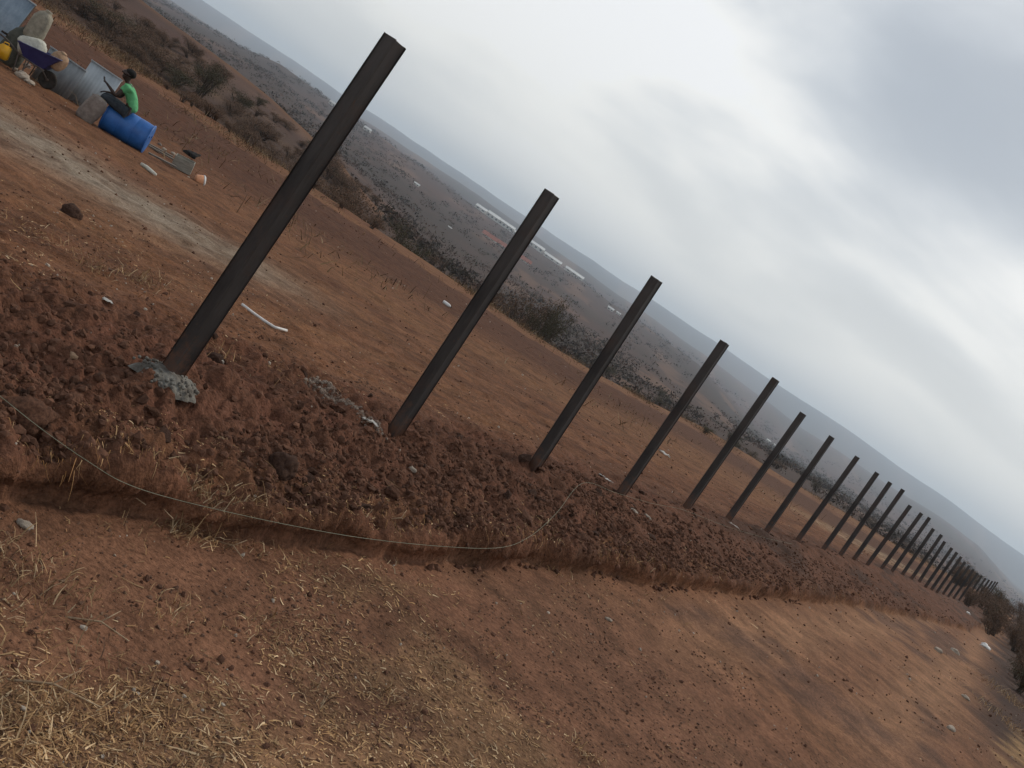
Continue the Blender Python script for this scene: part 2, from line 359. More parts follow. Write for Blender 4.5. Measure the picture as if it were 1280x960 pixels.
def steel():
    m = noisy('rusty_steel', (.028, .025, .024), (.078, .069, .064), 5, .55, .35, bump=.15, bscale=60, rough_var=.12, spec=.4, stretch=(1, 1, .25))
    t = m.node_tree; N = t.nodes.new; L = t.links.new; b = t.nodes['Principled BSDF']; old = b.inputs['Base Color'].links[0].from_socket
    co = N('ShaderNodeTexCoord'); oi = N('ShaderNodeObjectInfo'); ad = N('ShaderNodeVectorMath'); ad.operation = 'ADD'; L(co.outputs['Object'], ad.inputs[0])
    sc_ = N('ShaderNodeVectorMath'); sc_.operation = 'SCALE'; sc_.inputs[0].default_value = (17, 9, 31); L(oi.outputs['Random'], sc_.inputs['Scale']); L(sc_.outputs[0], ad.inputs[1])
    def layer(scale, lo, hi, col, prev, extra=None):
        n = N('ShaderNodeTexNoise'); n.inputs['Scale'].default_value = scale; n.inputs['Detail'].default_value = 6; n.inputs['Roughness'].default_value = .7; L(ad.outputs[0], n.inputs[0])
        fac = n.outputs[0]
        if extra is not None:
            a_ = N('ShaderNodeMath'); a_.operation = 'ADD'; L(fac, a_.inputs[0]); L(extra, a_.inputs[1]); fac = a_.outputs[0]
        mr = N('ShaderNodeMapRange'); mr.inputs[1].default_value = lo; mr.inputs[2].default_value = hi; L(fac, mr.inputs[0])
        mx = N('ShaderNodeMix'); mx.data_type = 'RGBA'; L(mr.outputs[0], mx.inputs[0]); L(prev, mx.inputs[6]); mx.inputs[7].default_value = (*col, 1); return mx.outputs[2]
    c = layer(3.5, .52, .78, (.070, .042, .032), old)
    c = layer(30, .62, .75, (.10, .05, .03), c)
    sep = N('ShaderNodeSeparateXYZ'); L(co.outputs['Object'], sep.inputs[0]); h = N('ShaderNodeMapRange'); h.inputs[1].default_value = 0; h.inputs[2].default_value = .5; h.inputs[3].default_value = .22; h.inputs[4].default_value = -.3; L(sep.outputs[2], h.inputs[0])
    c = layer(16, .5, .72, (.13, .066, .042), c, h.outputs[0])
    L(c, b.inputs['Base Color']); return m
M['steel'] = steel()
M['inner'] = mat('tube_inside', (.02, .016, .014), .8)
M['cement'] = noisy('wet_concrete', (.085, .068, .054), (.205, .195, .17), 14, .9, bump=.7, bscale=40, dist=.02)
M['white_dust'] = noisy('cement_dust', (.14, .085, .06), (.27, .22, .175), 12, .95, bump=.6, bscale=40)
M['clod'] = noisy('clod_earth', (.070, .036, .024), (.165, .082, .052), 9, .95, bump=.8, bscale=30, spec=.1, dist=.012)
M['clod_dark'] = noisy('dark_earth', (.045, .026, .020), (.105, .058, .040), 9, .95, bump=.8, bscale=30, spec=.1, dist=.012)
M['crumb'] = noisy('soil_crumbs', (.095, .052, .036), (.20, .118, .078), 7, .95, spec=.1)
M['stone'] = noisy('pale_stone', (.26, .20, .15), (.50, .43, .35), 10, .9, bump=.6, bscale=30)
M['straw'] = noisy('straw', (.55, .55, .55), (1.2, 1.15, 1.05), 3, .85, attr=True, spec=.2)
M['leaf'] = noisy('foliage', (.9, .85, .8), (1.5, 1.4, 1.3), .8, .8, attr=True, spec=.15)
M['bark'] = noisy('bark', (.045, .032, .024), (.10, .075, .055), 10, .9, bump=.5)
M['drum'] = noisy('blue_plastic', (.016, .095, .32), (.030, .145, .44), 5, .42, bump=.06, bscale=20, rough_var=.1, spec=.45)
M['skin'] = noisy('skin', (.028, .016, .012), (.048, .028, .02), 12, .5)
M['hair'] = mat('hair', (.008, .007, .006), .9)
M['shirt'] = noisy('green_cotton', (.075, .30, .12), (.13, .44, .20), 8, .9, bump=.5, bscale=16, dist=.03)
M['trousers'] = noisy('dark_denim', (.020, .026, .034), (.042, .05, .058), 10, .9, bump=.5, bscale=18, dist=.03)
M['rubber'] = noisy('rubber', (.014, .013, .012), (.05, .038, .03), 12, .85)
M['sack_brown'] = noisy('dusty_sack', (.17, .135, .115), (.27, .225, .195), 9, .95, bump=.5, bscale=22, dist=.03)
M['sack_khaki'] = noisy('khaki_sack', (.21, .19, .145), (.33, .30, .235), 9, .95, bump=.5, bscale=22, dist=.03)
M['sack_white'] = noisy('pale_sack', (.44, .43, .36), (.62, .61, .53), 9, .9, bump=.5, bscale=22, dist=.03)
M['bundle'] = noisy('dark_bundle', (.05, .052, .042), (.10, .10, .08), 9, .95, bump=.5, bscale=22, dist=.03)
M['bundle_brown'] = noisy('brown_bundle', (.26, .155, .09), (.42, .28, .18), 9, .9, bump=.3, bscale=22, dist=.03)
M['zinc'] = noisy('galvanised_sheet', (.34, .37, .385), (.48, .51, .53), 5, .55, .35, rough_var=.12, spec=.5, stretch=(1, 1, .3))
M['zinc_dull'] = noisy('weathered_sheet', (.21, .22, .225), (.33, .345, .35), 5, .6, .3, rough_var=.1, spec=.5, stretch=(1, 1, .3))
M['zinc_blue'] = noisy('bluish_sheet', (.17, .22, .27), (.28, .34, .40), 5, .55, .3, rough_var=.1, spec=.5)
M['navy'] = noisy('navy_paint', (.018, .017, .085), (.035, .033, .14), 6, .45, bump=.1, spec=.5)
M['frame'] = noisy('rusty_frame', (.07, .05, .04), (.16, .13, .11), 14, .6, .4)
M['yellow'] = noisy('yellow_plastic', (.66, .33, .012), (.76, .42, .02), 6, .4, spec=.4)
M['board'] = noisy('grey_board', (.20, .185, .15), (.34, .32, .27), 6, .9, bump=.3, stretch=(1, 6, 6))
M['plank'] = noisy('weathered_plank', (.10, .08, .065), (.22, .19, .16), 6, .9, bump=.3, stretch=(1, 8, 8))
M['black_cloth'] = noisy('black_cloth', (.012, .011, .011), (.03, .028, .027), 8, .95, bump=.4)
M['orange'] = noisy('orange_plastic', (.66, .26, .12), (.80, .40, .22), 5, .5)
M['white'] = noisy('white_plastic', (.62, .60, .57), (.80, .79, .76), 9, .5)
M['string'] = noisy('builders_line', (.17, .18, .125), (.27, .28, .20), 20, .7)
M['roof_white'] = noisy('white_film', (.42, .43, .43), (.66, .66, .64), .05, .6)
M['wall_far'] = noisy('far_wall', (.42, .40, .36), (.58, .56, .52), .2, .85)
M['roof_red'] = noisy('red_roof', (.20, .075, .052), (.28, .10, .07), .3, .8)
M['window'] = mat('dark_opening', (.03, .032, .036), .3)
M['wood'] = noisy('grey_wood', (.07, .052, .04), (.14, .11, .085), 12, .9)

ground = link_mesh('ground', gm_, M['earth'], smooth=True); tag(ground, kind='structure')

# haze: valley air out to the far hills
hb = bmesh.new(); box(hb, 32000, 32000, 720, (0, 0, 130))
hm = bpy.data.materials.new('valley_air'); hm.use_nodes = True; hn = hm.node_tree; hn.nodes.clear()
pv = hn.nodes.new('ShaderNodeVolumePrincipled'); pv.inputs['Density'].default_value = .00017; pv.inputs['Color'].default_value = (.74, .87, 1.0, 1)
pv.inputs['Anisotropy'].default_value = .2
hout = hn.nodes.new('ShaderNodeOutputMaterial'); hn.links.new(pv.outputs[0], hout.inputs['Volume'])
haze = obj('haze', hb, hm, smooth=False); tag(haze, kind='stuff')

# look-ups on the finished ground
selq = Q[(np.hypot(*V[Q[:, 0], :2].T) < 300) & (np.hypot(*V[Q[:, 0], :2].T) > 1.5) & (V[Q[:, 0], 1] > 0)]
selq = selq[np.abs(V[selq[:, 0], 0]) < .95 * V[selq[:, 0], 1] + .5]
used = np.unique(selq); remap = np.full(len(V), -1); remap[used] = np.arange(len(used))
bvh = BVHTree.FromPolygons(V[used].tolist(), remap[selq].tolist())
def hit(u, v):
    """ground point seen at a place in the picture"""
    p, n, i, d = bvh.ray_cast(Vector((0, 0, EYE)), pix_ray(u, v).normalized())
    return p
def gz(x, y):
    p, n, i, d = bvh.ray_cast(Vector((x, y, 60)), Vector((0, 0, -1)))
    return p.z if p is not None else float(land(np.array([float(x)]), np.array([float(y)]))[2][0])
def gn(x, y):
    p, n, i, d = bvh.ray_cast(Vector((x, y, 60)), Vector((0, 0, -1)))
    return (n if n.z > 0 else -n) if p is not None else Vector((0, 0, 1))
def at(u, v, D):
    """point at depth D along the sight line"""
    d = pix_ray(u, v); return Vector((0, 0, EYE)) + d * (D / d.y)
def far_at(u, v, lo, hi):
    """place on the far land seen at a picture position, searched outward from lo to hi metres"""
    d = pix_ray(u, v); D = np.geomspace(lo, hi, 700); px, py = d.x / d.y * D, D
    _, _, z, _ = land(px, py); g = EYE + d.z / d.y * D - z
    k = np.where(g <= 0)[0]; i = int(k[0]) if len(k) else int(np.argmin(np.abs(g)))
    return Vector((px[i], py[i], z[i]))
def ico(sub, seed, squash=(1, 1, 1), amp=.28, freq=1.6):
    bm = bmesh.new(); bmesh.ops.create_icosphere(bm, subdivisions=sub, radius=1)
    r = random.Random(seed); off = Vector((r.uniform(0, 50), r.uniform(0, 50), r.uniform(0, 50)))
    from mathutils import noise
    for v in bm.verts:
        n = noise.fractal(v.co * freq + off, .9, 2, 4); c = v.co * (1 + amp * n)
        v.co = Vector((c.x * squash[0], c.y * squash[1], c.z * squash[2]))
    return bm

# ------------------------------------------------------------------ the row of posts
base_px = [(209, 474), (492, 542), (665, 587), (776, 617), (858, 634), (905, 656), (955, 668), (995, 678), (1028, 688), (1047, 698), (1066, 701), (1083.3, 707), (1100, 713), (1112, 718), (1125, 722), (1136.7, 727), (1146.7, 730)]
top_px = [(494, 51), (690, 242), (821, 349), (906, 428), (970, 474), (1004, 517), (1040, 546), (1072, 571), (1096.7, 591), (1113, 603), (1129, 612), (1138, 632), (1152, 641.5), (1162, 647), (1167, 661), (1177, 668.5), (1181, 677)]
tail = [(1156, 734.5, 60), (1164, 737.5, 57), (1171, 740.5, 54), (1178, 743.5, 50), (1185, 746, 47), (1192, 748, 44), (1199, 750, 41), (1206, 751, 38), (1212, 752, 35.5), (1218, 752, 33), (1223, 752, 31), (1228, 751, 29), (1232, 750, 27)]
ORD = 'nearest second third fourth fifth sixth seventh eighth ninth tenth eleventh twelfth thirteenth fourteenth fifteenth sixteenth seventeenth eighteenth nineteenth twentieth twenty-first twenty-second twenty-third twenty-fourth twenty-fifth twenty-sixth twenty-seventh twenty-eighth twenty-ninth thirtieth'.split()
fence_yaw = math.atan2(-FD[0], FD[1])
posts = []
for i in range(len(base_px) + len(tail)):
    if i < len(base_px):
        b = hit(*base_px[i])
        hpx = math.dist(base_px[i], top_px[i]); y0 = FPX * 2.1 / hpx * .995
        if i >= 5:                                            # grazing sight lines: take the depth from the size instead
            d = pix_ray(*base_px[i]); yy = 28.8 + (i - 11) * 2.75 if i >= 11 else 5.15 + 2.13 * i * (1 + .004 * i); x = d.x / d.y * yy; b = Vector((x, yy, gz(x, yy)))
        top = at(*top_px[i], b.y)
    else:
        u, v, hp = tail[i - len(base_px)]; d = pix_ray(u, v); yy = FPX * 2.1 / hp * .995; x = d.x / d.y * yy; b = Vector((x, yy, gz(x, yy))); top = at(u + .566 * hp, v - .824 * hp, yy)
    dirv = top - b; dirv.y = 0; H = dirv.length; dirv.normalize()
    posts.append((b, dirv, H))
W = .095
def post_mesh(seed, H, W=W):
    """square steel tube, open at the top, with worn edges"""
    bm = bmesh.new(); r = random.Random(seed); h = W / 2; t = .006
    rings = []
    for (hw, zs) in ((h, [-.35, 0, .35 * H, .7 * H, H - .03, H]), (h - t, [H, H - .25])):
        for z in zs:
            ring = []
            for (sx, sy) in ((-1, -1), (1, -1), (1, 1), (-1, 1)):
                c = .007 if hw == h else .004
                for (ex, ey) in (((-1, 0), (0, -1)) if sx * sy > 0 else ((0, -1), (-1, 0))):
                    ring.append(bm.verts.new((sx * (hw + ex * c), sy * (hw + ey * c), z + (r.uniform(-.004, .004) if z == H else 0))))
            rings.append(ring)
    for a, b2 in zip(rings, rings[1:]):
        for k in range(8): bm.faces.new((a[k], a[(k + 1) % 8], b2[(k + 1) % 8], b2[k]))
    bm.faces.new(rings[-1]); bm.faces.new(rings[0][::-1])
    bmesh.ops.recalc_face_normals(bm, faces=bm.faces)
    return bm
for i, (b, dv, H) in enumerate(posts):
    if i == 0: lab = 'nearest and tallest-looking dark steel post, wet concrete round its foot'
    elif i == len(posts) - 1: lab = 'last tiny dark post at the far end of the row, by the hedge'
    else: lab = f'dark square steel post, {ORD[i]} from the near end of the row'
    e = empty('fence_post', b, lab, 'post', 'steel posts of the unfinished fence')
    e.rotation_mode = 'QUATERNION'
    e.rotation_quaternion = (Vector((0, 0, 1)).rotation_difference(dv).to_matrix().to_4x4() @ Matrix.Rotation(fence_yaw + rnd.uniform(-.05, .05), 4, 'Z')).to_quaternion()
    o = obj('steel_tube', post_mesh(i, H, W + min(.035, .003 * max(0, i - 7))), M['steel'], e, smooth=False)
    if i == 0:
        bm = bmesh.new(); n, m_ = 64, 16; vs_ = []
        ang = np.linspace(0, 2 * math.pi, n, endpoint=False)
        edge = .135 * (1 + .5 * fbm(np.cos(ang) * 1.3 + 5, np.sin(ang) * 1.3, 41, 3) + .25 * fbm(np.cos(ang) * 5, np.sin(ang) * 5, 43, 3))
        for q in range(m_ + 1):
            f = q / m_; rx, ry = np.cos(ang) * edge * f * .95, np.sin(ang) * edge * f * 1.3
            zz_ = .050 * (1 - f ** 2.0) + (.018 * fbm(rx * 18, ry * 18, 44, 3) + .006 * fbm(rx * 60, ry * 60, 46, 3)) * (1 if q else 0) * min(1, 3 * (1 - f) + .3) - .03 * f ** 6
            vs_.append([bm.verts.new((rx[k], ry[k], zz_[k])) for k in range(n)] if q else [bm.verts.new((0, 0, .05))])
        for k in range(n): bm.faces.new((vs_[0][0], vs_[1][k], vs_[1][(k + 1) % n]))
        for a, c in zip(vs_[1:], vs_[2:]):
            for k in range(n): bm.faces.new((a[k], c[k], c[(k + 1) % n], a[(k + 1) % n]))
        for k in range(110):
            an, r0 = rnd.uniform(0, 6.28), rnd.uniform(.05, .15); s = rnd.uniform(.003, .013)
            bmesh.ops.create_icosphere(bm, subdivisions=1, radius=s, matrix=Matrix.Translation((math.cos(an) * r0 * 1.1, math.sin(an) * r0 * 1.25, .04 - .4 * max(0, r0 - .06))) @ rot3(an, an * 2, 0))
        cc = obj('concrete_collar', bm, M['cement'], e, smooth=True, loc=(.015, -.03, .012)); cc['label'] = 'ragged collar of wet grey concrete'
    bpy.context.view_layer.update()

# ------------------------------------------------------------------ builder's line
sp_px = [(-25, 475), (0, 495), (40, 527), (75, 553), (112, 578), (150, 601), (200, 619), (285, 640), (370, 658), (450, 672), (540, 682), (620, 685), (660, 672), (695, 642), (728, 604), (770, 616), (814, 629), (853, 637), (905, 657), (955, 672), (995, 681)]
path_px = []
for k in range(len(sp_px) - 1):
    p0, p1, p2, p3 = [np.array(sp_px[max(0, min(len(sp_px) - 1, k + o))], float) for o in (-1, 0, 1, 2)]
    for f in np.linspace(0, 1, 6, endpoint=False): path_px.append(.5 * (2 * p1 + (p2 - p0) * f + (2 * p0 - 5 * p1 + 4 * p2 - p3) * f * f + (3 * p1 - p0 - 3 * p2 + p3) * f ** 3))
dep = np.array([(hit(*p) or hit(30, 520)).y for p in path_px]); low = dep.copy()
for k in range(len(dep)): low[k] = dep[max(0, k - 4):k + 5].min() - .05       # the line clears the lumps it passes over
low = np.convolve(np.pad(low, 6, 'edge'), np.ones(13) / 13, 'valid'); low = np.minimum(low, dep - .03)
dense = [at(p[0], p[1], d) for p, d in zip(path_px, low)]
bm = bmesh.new(); tube(bm, dense, .0012, 6)
tag(obj('string', bm, M['string']), "thin pale builder's line trailing along the dug bank and posts", 'string')

# ------------------------------------------------------------------ clods and stones
clod_me = []
for k in range(9):
    bm = bmesh.new(); r = random.Random(40 + k)
    for _ in range(15):
        v = Vector((r.gauss(0, 1), r.gauss(0, 1), r.gauss(0, 1))).normalized() * r.uniform(.75, 1.1); bm.verts.new((v.x * 1.1, v.y * .85, v.z * .7))
    hull = bmesh.ops.convex_hull(bm, input=bm.verts[:]); bmesh.ops.delete(bm, geom=[g for g in hull['geom_interior'] if isinstance(g, bmesh.types.BMVert)], context='VERTS')
    bmesh.ops.subdivide_edges(bm, edges=bm.edges[:], cuts=2, use_grid_fill=True)
    from mathutils import noise
    for v in bm.verts: v.co *= 1 + .10 * noise.fractal(v.co * 3.5 + Vector((k * 9, 0, 0)), .9, 2, 3)
    me = bpy.data.meshes.new('soil_clod'); bm.to_mesh(me); bm.free(); clod_me.append(me)
    me.materials.append(M['clod'] if k % 3 else M['clod_dark']); me.polygons.foreach_set('use_smooth', np.full(len(me.polygons), False))
n_ind = 0; tries = 0
while n_ind < 190 and tries < 20000:
    tries += 1
    s = rnd.uniform(-1.8, 8) if n_ind < 150 else rnd.uniform(4, 14); tf = float(np.interp(s, FS, FT))
    t = rnd.uniform(-.75 if s < 3 else -.25, tf - .1)
    x, y = P1[0] + FD[0] * s + ND[0] * t, P1[1] + FD[1] * s + ND[1] * t
    if y < 2.4 or abs(x / y) > .62: continue
    if math.hypot(x - posts[0][0].x, y - posts[0][0].y) < .26: continue
    size = .018 + .042 * rnd.random() ** 2.8 + .0016 * y
    o = link_mesh('soil_clod', clod_me[n_ind % 9], None, None, None, (x, y, gz(x, y) + size * .05), (rnd.uniform(-.6, .6), rnd.uniform(-.6, .6), rnd.uniform(0, 6.3)))
    o.scale = (size * rnd.uniform(.8, 1.3), size * rnd.uniform(.8, 1.2), size * rnd.uniform(.8, 1.1))
    tag(o, 'reddish brown lump of dug earth on the rough bank under the posts', 'clod', 'lumps of earth on the bank'); n_ind += 1
for (u, v, w, lab, mt) in [(352, 585, .085, 'biggest dark brown boulder-like lump, embedded in the bank left of centre', 'clod_dark'),
                           (490, 616, .045, 'rounded brown stone low on the bank, below the second post', 'clod'),
                           (88, 268, .09, 'dark lump of earth in the field at far left, below the grey strip', 'clod_dark'),
                           (30, 520, .10, 'large rough lump of earth at the left edge beside the line', 'clod')]:
    p = hit(u, v); bm = ico(4, int(u), (1.15, .9, .75), .34, 1.2)
    o = obj('earth_boulder', bm, M[mt], None, True, p + Vector((0, 0, w * .15)), (0, 0, rnd.uniform(0, 6))); o.scale = (w, w, w); tag(o, lab, 'boulder')
for i in range(1, 11):
    b = posts[i][0]
    for q in range(4):
        an = rnd.uniform(0, 6.28); x, y = b.x + math.cos(an) * rnd.uniform(.07, .2), b.y + math.sin(an) * rnd.uniform(.07, .2); size = rnd.uniform(.02, .045) + .0012 * y
        o = link_mesh('soil_clod', clod_me[(i + q) % 9], None, None, None, (x, y, gz(x, y)), (0, rnd.uniform(-.5, .5), an)); o.scale = (size, size, size * .7)
        tag(o, 'reddish brown lump of dug earth packed round the foot of a post', 'clod', 'lumps of earth at the post feet')
base12 = bmesh.new(); bmesh.ops.create_icosphere(base12, subdivisions=1, radius=1)
BV = np.array([v.co[:] for v in base12.verts]); BF = np.array([[v.index for v in f.verts] for f in base12.faces]); base12.free()
def scatter_lumps(name, P, S, mt, cols=None):
    n = len(P); a = rng.uniform(0, 6.28, (n, 3)); ca, sa = np.cos(a), np.sin(a)
    R0 = np.zeros((n, 3, 3)); R0[:, 0, 0] = ca[:, 0]; R0[:, 0, 1] = -sa[:, 0]; R0[:, 1, 0] = sa[:, 0]; R0[:, 1, 1] = ca[:, 0]; R0[:, 2, 2] = 1
    R1 = np.zeros((n, 3, 3)); R1[:, 0, 0] = 1; R1[:, 1, 1] = ca[:, 1]; R1[:, 1, 2] = -sa[:, 1]; R1[:, 2, 1] = sa[:, 1]; R1[:, 2, 2] = ca[:, 1]
    L = BV[None] * (1 + rng.uniform(-.32, .32, (n, len(BV), 1))) * rng.uniform(.55, 1.25, (n, 1, 3))
    Vv = np.einsum('nij,nkj->nki', R0 @ R1, L) * S[:, None, None] + P[:, None]
    Ff = (BF[None] + (np.arange(n) * len(BV))[:, None, None])
    return link_mesh(name, np_mesh(name, Vv.reshape(-1, 3), Ff.reshape(-1, 3)), mt, smooth=False)
# small lumps and crumbs, nobody could count them
N = 30000; s = rng.uniform(-2, 1, N); s = np.where(rng.random(N) < .7, rng.uniform(-2, 6.5, N), 5 + rng.exponential(6.5, N)); tfm = np.interp(s, FS, FT)
t = tfm - .04 - np.abs(rng.normal(0, .62, N)); x, y = P1[0] + FD[0] * s + ND[0] * t, P1[1] + FD[1] * s + ND[1] * t
ok = (y > 2.2) & (np.abs(x / y) < .66) & (t > -1.6); ok &= rng.random(N) < np.clip(.55 + .9 * fbm(x * 1.6, y * 1.6, 600, 3), .05, 1)
x, y = x[ok][:11000], y[ok][:11000]
s2 = rng.uniform(-2, 12, 900); t2 = np.interp(s2, FS, FT) + rng.normal(-.02, .05, 900) + np.abs(rng.normal(0, .04, 900)); x2, y2 = P1[0] + FD[0] * s2 + ND[0] * t2, P1[1] + FD[1] * s2 + ND[1] * t2
k2 = (y2 > 2.2) & (np.abs(x2 / y2) < .66) & (rng.random(900) < np.clip(.35 + 1.2 * fbm(s2 * 1.2, s2 * 0 + 7, 640, 3), .03, 1)); x, y = np.concatenate([x, x2[k2]]), np.concatenate([y, y2[k2]]); z = np.array([gz(a, b) for a, b in zip(x, y)]); S = .004 + .022 * rng.random(len(x)) ** 3 + .0004 * y
tag(scatter_lumps('crumbled_earth', np.stack([x, y, z + S * .3], 1), S, M['clod']), kind='stuff')
N = 26000; r = np.geomspace(2.1, 45, N); r = r[rng.integers(0, N, N)]; a = rng.uniform(-.6, .6, N); x, y = r * np.sin(a), r * np.cos(a); s, t = st(x, y)
ok = (y > 2) & (np.abs(x / y) < .66) & (rng.random(N) < np.clip(.35 + .9 * fbm(x * .8, y * .8, 610, 3), .04, 1)); x, y = x[ok][:6000], y[ok][:6000]
z = np.array([gz(a, b) for a, b in zip(x, y)]); S = .003 + .013 * rng.random(len(x)) ** 4 + .0010 * y * rng.random(len(x)) ** 2.5
sel = rng.random(len(x)) < .14
tag(scatter_lumps('gravel', np.stack([x, y, z + S * .2], 1)[~sel], S[~sel], M['clod']), kind='stuff')
tag(scatter_lumps('pale_gravel', np.stack([x, y, z + S * .25], 1)[sel], S[sel] * .8, M['stone']), kind='stuff')

# fine crumbs of soil over the near path
N = 60000; r = 2.0 * (9 / 2.0) ** rng.random(N); a = rng.uniform(-.6, .6, N); x, y = r * np.sin(a), r * np.cos(a); s, t = st(x, y); q = t - np.interp(s, FS, FT)
ok = (np.abs(x / y) < .66) & ((q > .05) | (t < -.4)) & (rng.random(N) < np.clip(.3 + 1.1 * fbm(x * 1.4, y * 1.4, 630, 4), .05, 1)); x, y = x[ok][:7500], y[ok][:7500]
z = np.array([gz(a, b) for a, b in zip(x, y)]); S = .0022 + .0065 * rng.random(len(x)) ** 3 + .0005 * y
tag(scatter_lumps('soil_crumbs', np.stack([x, y, z + S * .2], 1), S, M['crumb']), kind='stuff')

# ------------------------------------------------------------------ dry grass and straw
def blades(name, P, Nrm, L, Wd, lift, cols, hang=None, seg=3):
    n = len(P); an = rng.uniform(0, 6.28, n)
    D = np.stack([np.cos(an), np.sin(an), np.zeros(n)], 1) if hang is None else hang
    side = np.cross(D, np.array([0, 0, 1.])) + 1e-4; side += rng.normal(0, .35, (n, 3)); side /= np.linalg.norm(side, axis=1)[:, None]
    bend = rng.normal(0, .5, n)
    Vs = []
    for k in range(seg + 1):
        f = k / seg; h = lift * (f - .55 * f * f * rng.uniform(.6, 1.8, n))
        p = P + D * (L * f)[:, None] + side * (bend * L * f * f * .5)[:, None]; p[:, 2] += h * L + .004
        w = side * (Wd * (1 - .75 * f))[:, None]
        Vs += [p - w, p + w]
    A = np.stack(Vs, 1); F = []
    for k in range(seg): F.append([2 * k, 2 * k + 1, 2 * k + 3, 2 * k + 2])
    Ff = np.array(F)[None] + (np.arange(n) * (2 * seg + 2))[:, None, None]
    me = np_mesh(name, A.reshape(-1, 3), Ff.reshape(-1, 4), 4); point_col(me, np.repeat(cols, 2 * seg + 2, 0))
    return link_mesh(name, me, M['straw'], smooth=False)
def straw_cols(n):
    pal = np.array([(.46, .30, .16), (.36, .215, .105), (.62, .46, .29), (.26, .145, .075), (.17, .092, .055)])
    return pal[rng.choice(5, n, p=[.28, .27, .13, .2, .12])] * rng.uniform(.7, 1.15, (n, 1))
N = 330000; r = 2.0 * (14 / 2.0) ** rng.random(N); a = rng.uniform(-.62, .62, N); x, y = r * np.sin(a), r * np.cos(a); s, t = st(x, y); q = t - np.interp(s, FS, FT)
patch = fbm(x * 1.1, y * 1.1, 700, 4) + .6 * fbm(x * 4.5, y * 4.5, 701, 3)
streak = fbm(s * .5, t * 2.4, 705, 3)
dens = np.clip(-.06 + 1.5 * patch + .9 * streak, 0.02, 1) * np.where(q > 0, np.interp(s, [-1, 1.5, 4.5, 9], [.95, .55, .14, .03]), 0)
dens += np.where((q < 0) & (q > -.45), np.clip(.25 + 1.0 * patch, 0, 1) * .8 * np.interp(s, [2, 12], [1, .35]), 0)
dens += np.where((t < -.3) & (t > -9), np.clip(.05 + patch, 0, 1) * np.interp(s, [1, 4, 9], [.95, .5, .15]) * np.interp(t, [-9, -4, -1], [.12, .4, .95]), 0)
ok = (rng.random(N) < dens * .45) & (np.abs(x / y) < .68); x, y, s = x[ok], y[ok], s[ok]
z = np.array([gz(a, b) for a, b in zip(x, y)]); n = len(x)
L = (.006 + .05 * rng.random(n) ** 2.6) * np.where(rng.random(n) < .07, 2.2, 1); lift = np.where(rng.random(n) < .12, rng.uniform(.3, 1.0, n), rng.uniform(.0, .2, n))
o = blades('straw_litter', np.stack([x, y, z], 1), None, L, rng.uniform(.0010, .0032, n) * (1 + .12 * y), lift, straw_cols(n)); tag(o, kind='stuff')
# upright tufts
T = []
for (u, v, k, sp_, h) in [(270, 655, 130, .13, .13), (240, 640, 90, .10, .12), (225, 665, 70, .10, .10), (330, 700, 60, .14, .07), (60, 745, 110, .2, .09), (90, 860, 120, .2, .10), (210, 770, 90, .16, .08), (330, 790, 90, .16, .07), (480, 870, 40, .06, .07), (20, 700, 90, .15, .1), (620, 820, 30, .1, .05), (730, 945, 60, .1, .06), (180, 905, 100, .16, .08), (30, 920, 90, .16, .12), (120, 335, 60, .2, .12), (170, 350, 80, .2, .12), (60, 300, 50, .3, .1), (700, 695, 70, .25, .10), (480, 690, 60, .3, .07), (150, 655, 40, .2, .08), (390, 700, 50, .2, .06), (810, 718, 40, .4, .12), (280, 450, 40, .2, .1), (400, 880, 60, .12, .06), (1270, 880, 300, .9, .22), (1262, 905, 200, .7, .2)]:
    p = hit(u, v)
    if p is None: continue
    for _ in range(k):
        px, py = p.x + rnd.gauss(0, sp_ * .6), p.y + rnd.gauss(0, sp_ * .6); T.append((px, py, gz(px, py), h * rnd.uniform(.4, 1.1)))
T = np.array(T); n = len(T)
tag(blades('dry_grass', T[:, :3].copy(), None, T[:, 3] * .75, rng.uniform(.0012, .0026, n) * (1 + .07 * T[:, 1]), rng.uniform(.5, 2.4, n), straw_cols(n)), kind='stuff')
# roots and dead stems hanging down the cut face
N = 3600; s = np.where(rng.random(N) < .7, rng.uniform(-2, 5, N), rng.uniform(4, 18, N)); tfm = np.interp(s, FS, FT); t = tfm - rng.uniform(.0, .14, N)
x, y = P1[0] + FD[0] * s + ND[0] * t, P1[1] + FD[1] * s + ND[1] * t; ok = (y > 2.2) & (np.abs(x / y) < .66) & (rng.random(N) < np.clip(.45 + 1.1 * fbm(s * 1.8, s * 0, 720, 3), .03, 1)); x, y = x[ok], y[ok]
z = np.array([gz(a, b) for a, b in zip(x, y)]); n = len(x)
hg = np.stack([ND[0] * .55 + rng.normal(0, .22, n), ND[1] * .55 + rng.normal(0, .22, n), rng.uniform(-1.3, -.5, n)], 1)
tag(blades('hanging_roots', np.stack([x, y, z + .012], 1), None, rng.uniform(.02, .085, n), rng.uniform(.0008, .002, n) * (1 + .06 * y), rng.uniform(.1, .5, n), straw_cols(n) * np.array([[.95, .85, .75]]), hang=hg), kind='stuff')

# tall dry grass along the brow of the field, and thin on the field behind
N = 60000; a = rng.uniform(-860, 660, N); yb = np.interp(a, BROW_A, BROW_Y); D = yb * np.where(rng.random(N) < .88, rng.normal(1.0, .06, N), rng.uniform(.35, 1.0, N)); x = a / FPX * D
ok = rng.random(N) < np.clip(.12 + 1.3 * fbm(x * .25, D * .12, 740, 4), .0, 1); x, y = x[ok][:16000], D[ok][:16000]; z = land(x, y)[2]; n = len(x)
tag(blades('brow_grass', np.stack([x, y, z], 1), None, rng.uniform(.12, .42, n), rng.uniform(.006, .016, n), rng.uniform(.5, 2.2, n), straw_cols(n) * .45, seg=2), kind='stuff')

